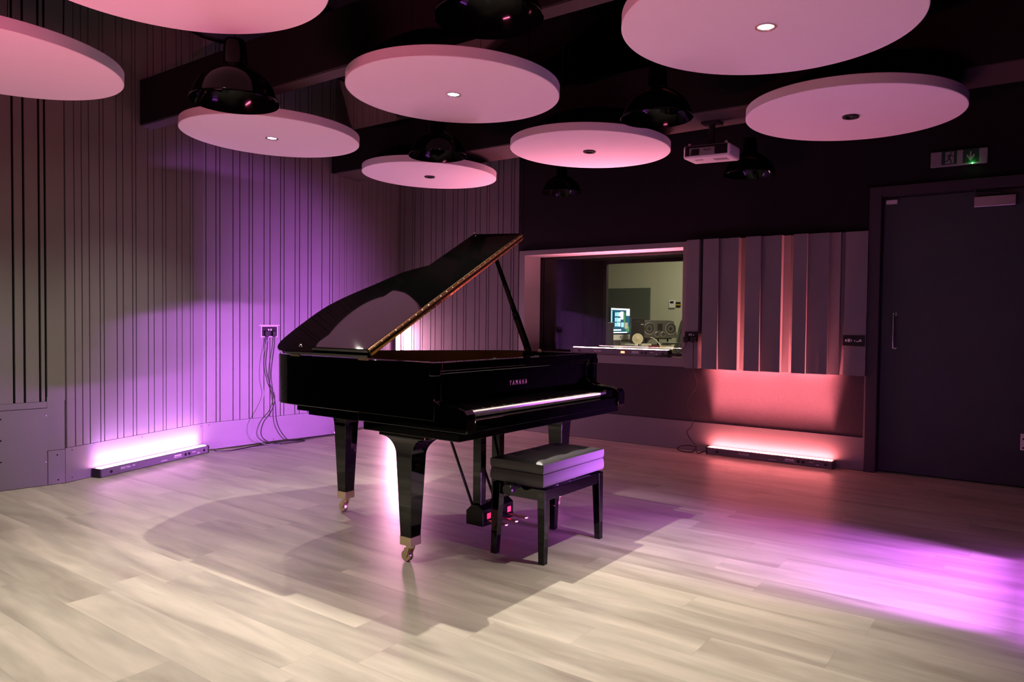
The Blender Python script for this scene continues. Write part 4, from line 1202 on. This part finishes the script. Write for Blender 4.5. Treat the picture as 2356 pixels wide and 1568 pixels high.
# clutter on the desk
items = [((-3.62, 7.92), 0.25, (0.10, 0.075, 0.012), 'paper', 'papers', 'white papers lying near the window edge of the desk'),
         ((-4.05, 8.02), -0.3, (0.17, 0.05, 0.020), 'alu', 'keyboard', 'slim silver keyboard on the desk before the computer'),
         ((-3.80, 8.02), 0.6, (0.06, 0.05, 0.030), 'redbook', 'notebook', 'dark red notebook beside the keyboard'),
         ((-4.20, 8.22), 0.1, (0.07, 0.05, 0.035), 'paper', 'paper_pad', 'white paper pad before the computer screen'),
         ((-3.85, 8.24), 0.4, (0.10, 0.07, 0.015), 'yellow', 'folder', 'yellow folder lying before the wide speaker'),
         ((-4.00, 8.20), 1.0, (0.07, 0.03, 0.045), 'white_plastic', 'small_box', 'small white box among the desk papers')]
for (x, y), a, (sx, sy, sz), mk, nm, lb in items:
    o = obj(nm, box(B(), -sx, sx, -sy, sy, 0, sz), M[mk], None, loc=(x, y, DZ), bevel=0.003); o.rotation_euler = (0, 0, a); tag(o, lb, nm.replace('_', ' '))
bm = B(); tube(bm, [(-4.18, 8.72, DZ + 0.11), (-4.10, 8.68, DZ + 0.09), (-4.01, 8.62, DZ + 0.035), (-3.93, 8.54, DZ + 0.008), (-3.78, 8.50, DZ + 0.008)], 0.006, 8, 8)
tag(obj('white_cable', bm, M['white_plastic'], None, smooth=True), 'white cable trailing from the speakers over the desk', 'cable')
# office chair, back leaning, facing the desk (towards -x)
ch = thing('office_chair', 'grey mesh office chair with white arms at the right edge of the window', 'chair', (-3.02, 7.82, 0))
bm = B()
prof_ = [(-0.40, 0.60), (-0.34, 0.82), (-0.30, 0.95), (-0.27, 1.08), (-0.245, 1.16), (-0.21, 1.19)]
P_ = catmull([(a, 0, b) for a, b in prof_], 6)
for y0, y1 in ((-0.22, 0.22),):
    A_ = [(bm.verts.new((p.x, y0, p.z)), bm.verts.new((p.x, y1, p.z)), bm.verts.new((p.x + 0.02, y1, p.z)), bm.verts.new((p.x + 0.02, y0, p.z))) for p in P_]
    for a, b in zip(A_, A_[1:]):
        for k in range(4): bm.faces.new((a[k], a[(k + 1) % 4], b[(k + 1) % 4], b[k]))
    bm.faces.new(A_[0]); bm.faces.new(A_[-1])
obj('backrest', bm, M['mesh_grey'], ch, smooth=True)
for s in (-1, 1):
    bm = B(); tube(bm, [(p.x, s * 0.23, p.z) for p in P_[::3]], 0.013, 8, 3); obj('back_frame', bm, M['white_plastic'], ch, smooth=True)
    bm = B(); box(bm, -0.44, -0.10, s * 0.29 - 0.03, s * 0.29 + 0.03, 0.905, 0.927); obj('armrest', bm, M['white_plastic'], ch, bevel=0.008)
    bm = B(); cyl(bm, (-0.22, s * 0.29, 0.46), (-0.22, s * 0.29, 0.906), 0.016, 10); obj('arm_post', bm, M['white_plastic'], ch)
bm = B(); box(bm, -0.36, 0.12, -0.30, 0.30, 0.45, 0.52); obj('seat', bm, M['mesh_grey'], ch, bevel=0.03)
bm = B(); cyl(bm, (-0.12, 0, 0.06), (-0.12, 0, 0.45), 0.03, 14); obj('gas_column', bm, M['satin'], ch)
for k in range(5):
    a = 2 * PI * k / 5
    bm = B(); tube(bm, [(-0.12, 0, 0.09), (-0.12 + 0.30 * math.cos(a), 0.30 * math.sin(a), 0.065)], 0.018, 8, smooth=False)
    lathe(bm, [(0.03, -0.012), (0.03, 0.012)], 14, 0, Matrix.Translation((-0.12 + 0.30 * math.cos(a), 0.30 * math.sin(a), 0.031)) @ Matrix.Rotation(PI / 2, 4, 'X'), True, True)
    obj('base_spoke', bm, M['satin'], ch)
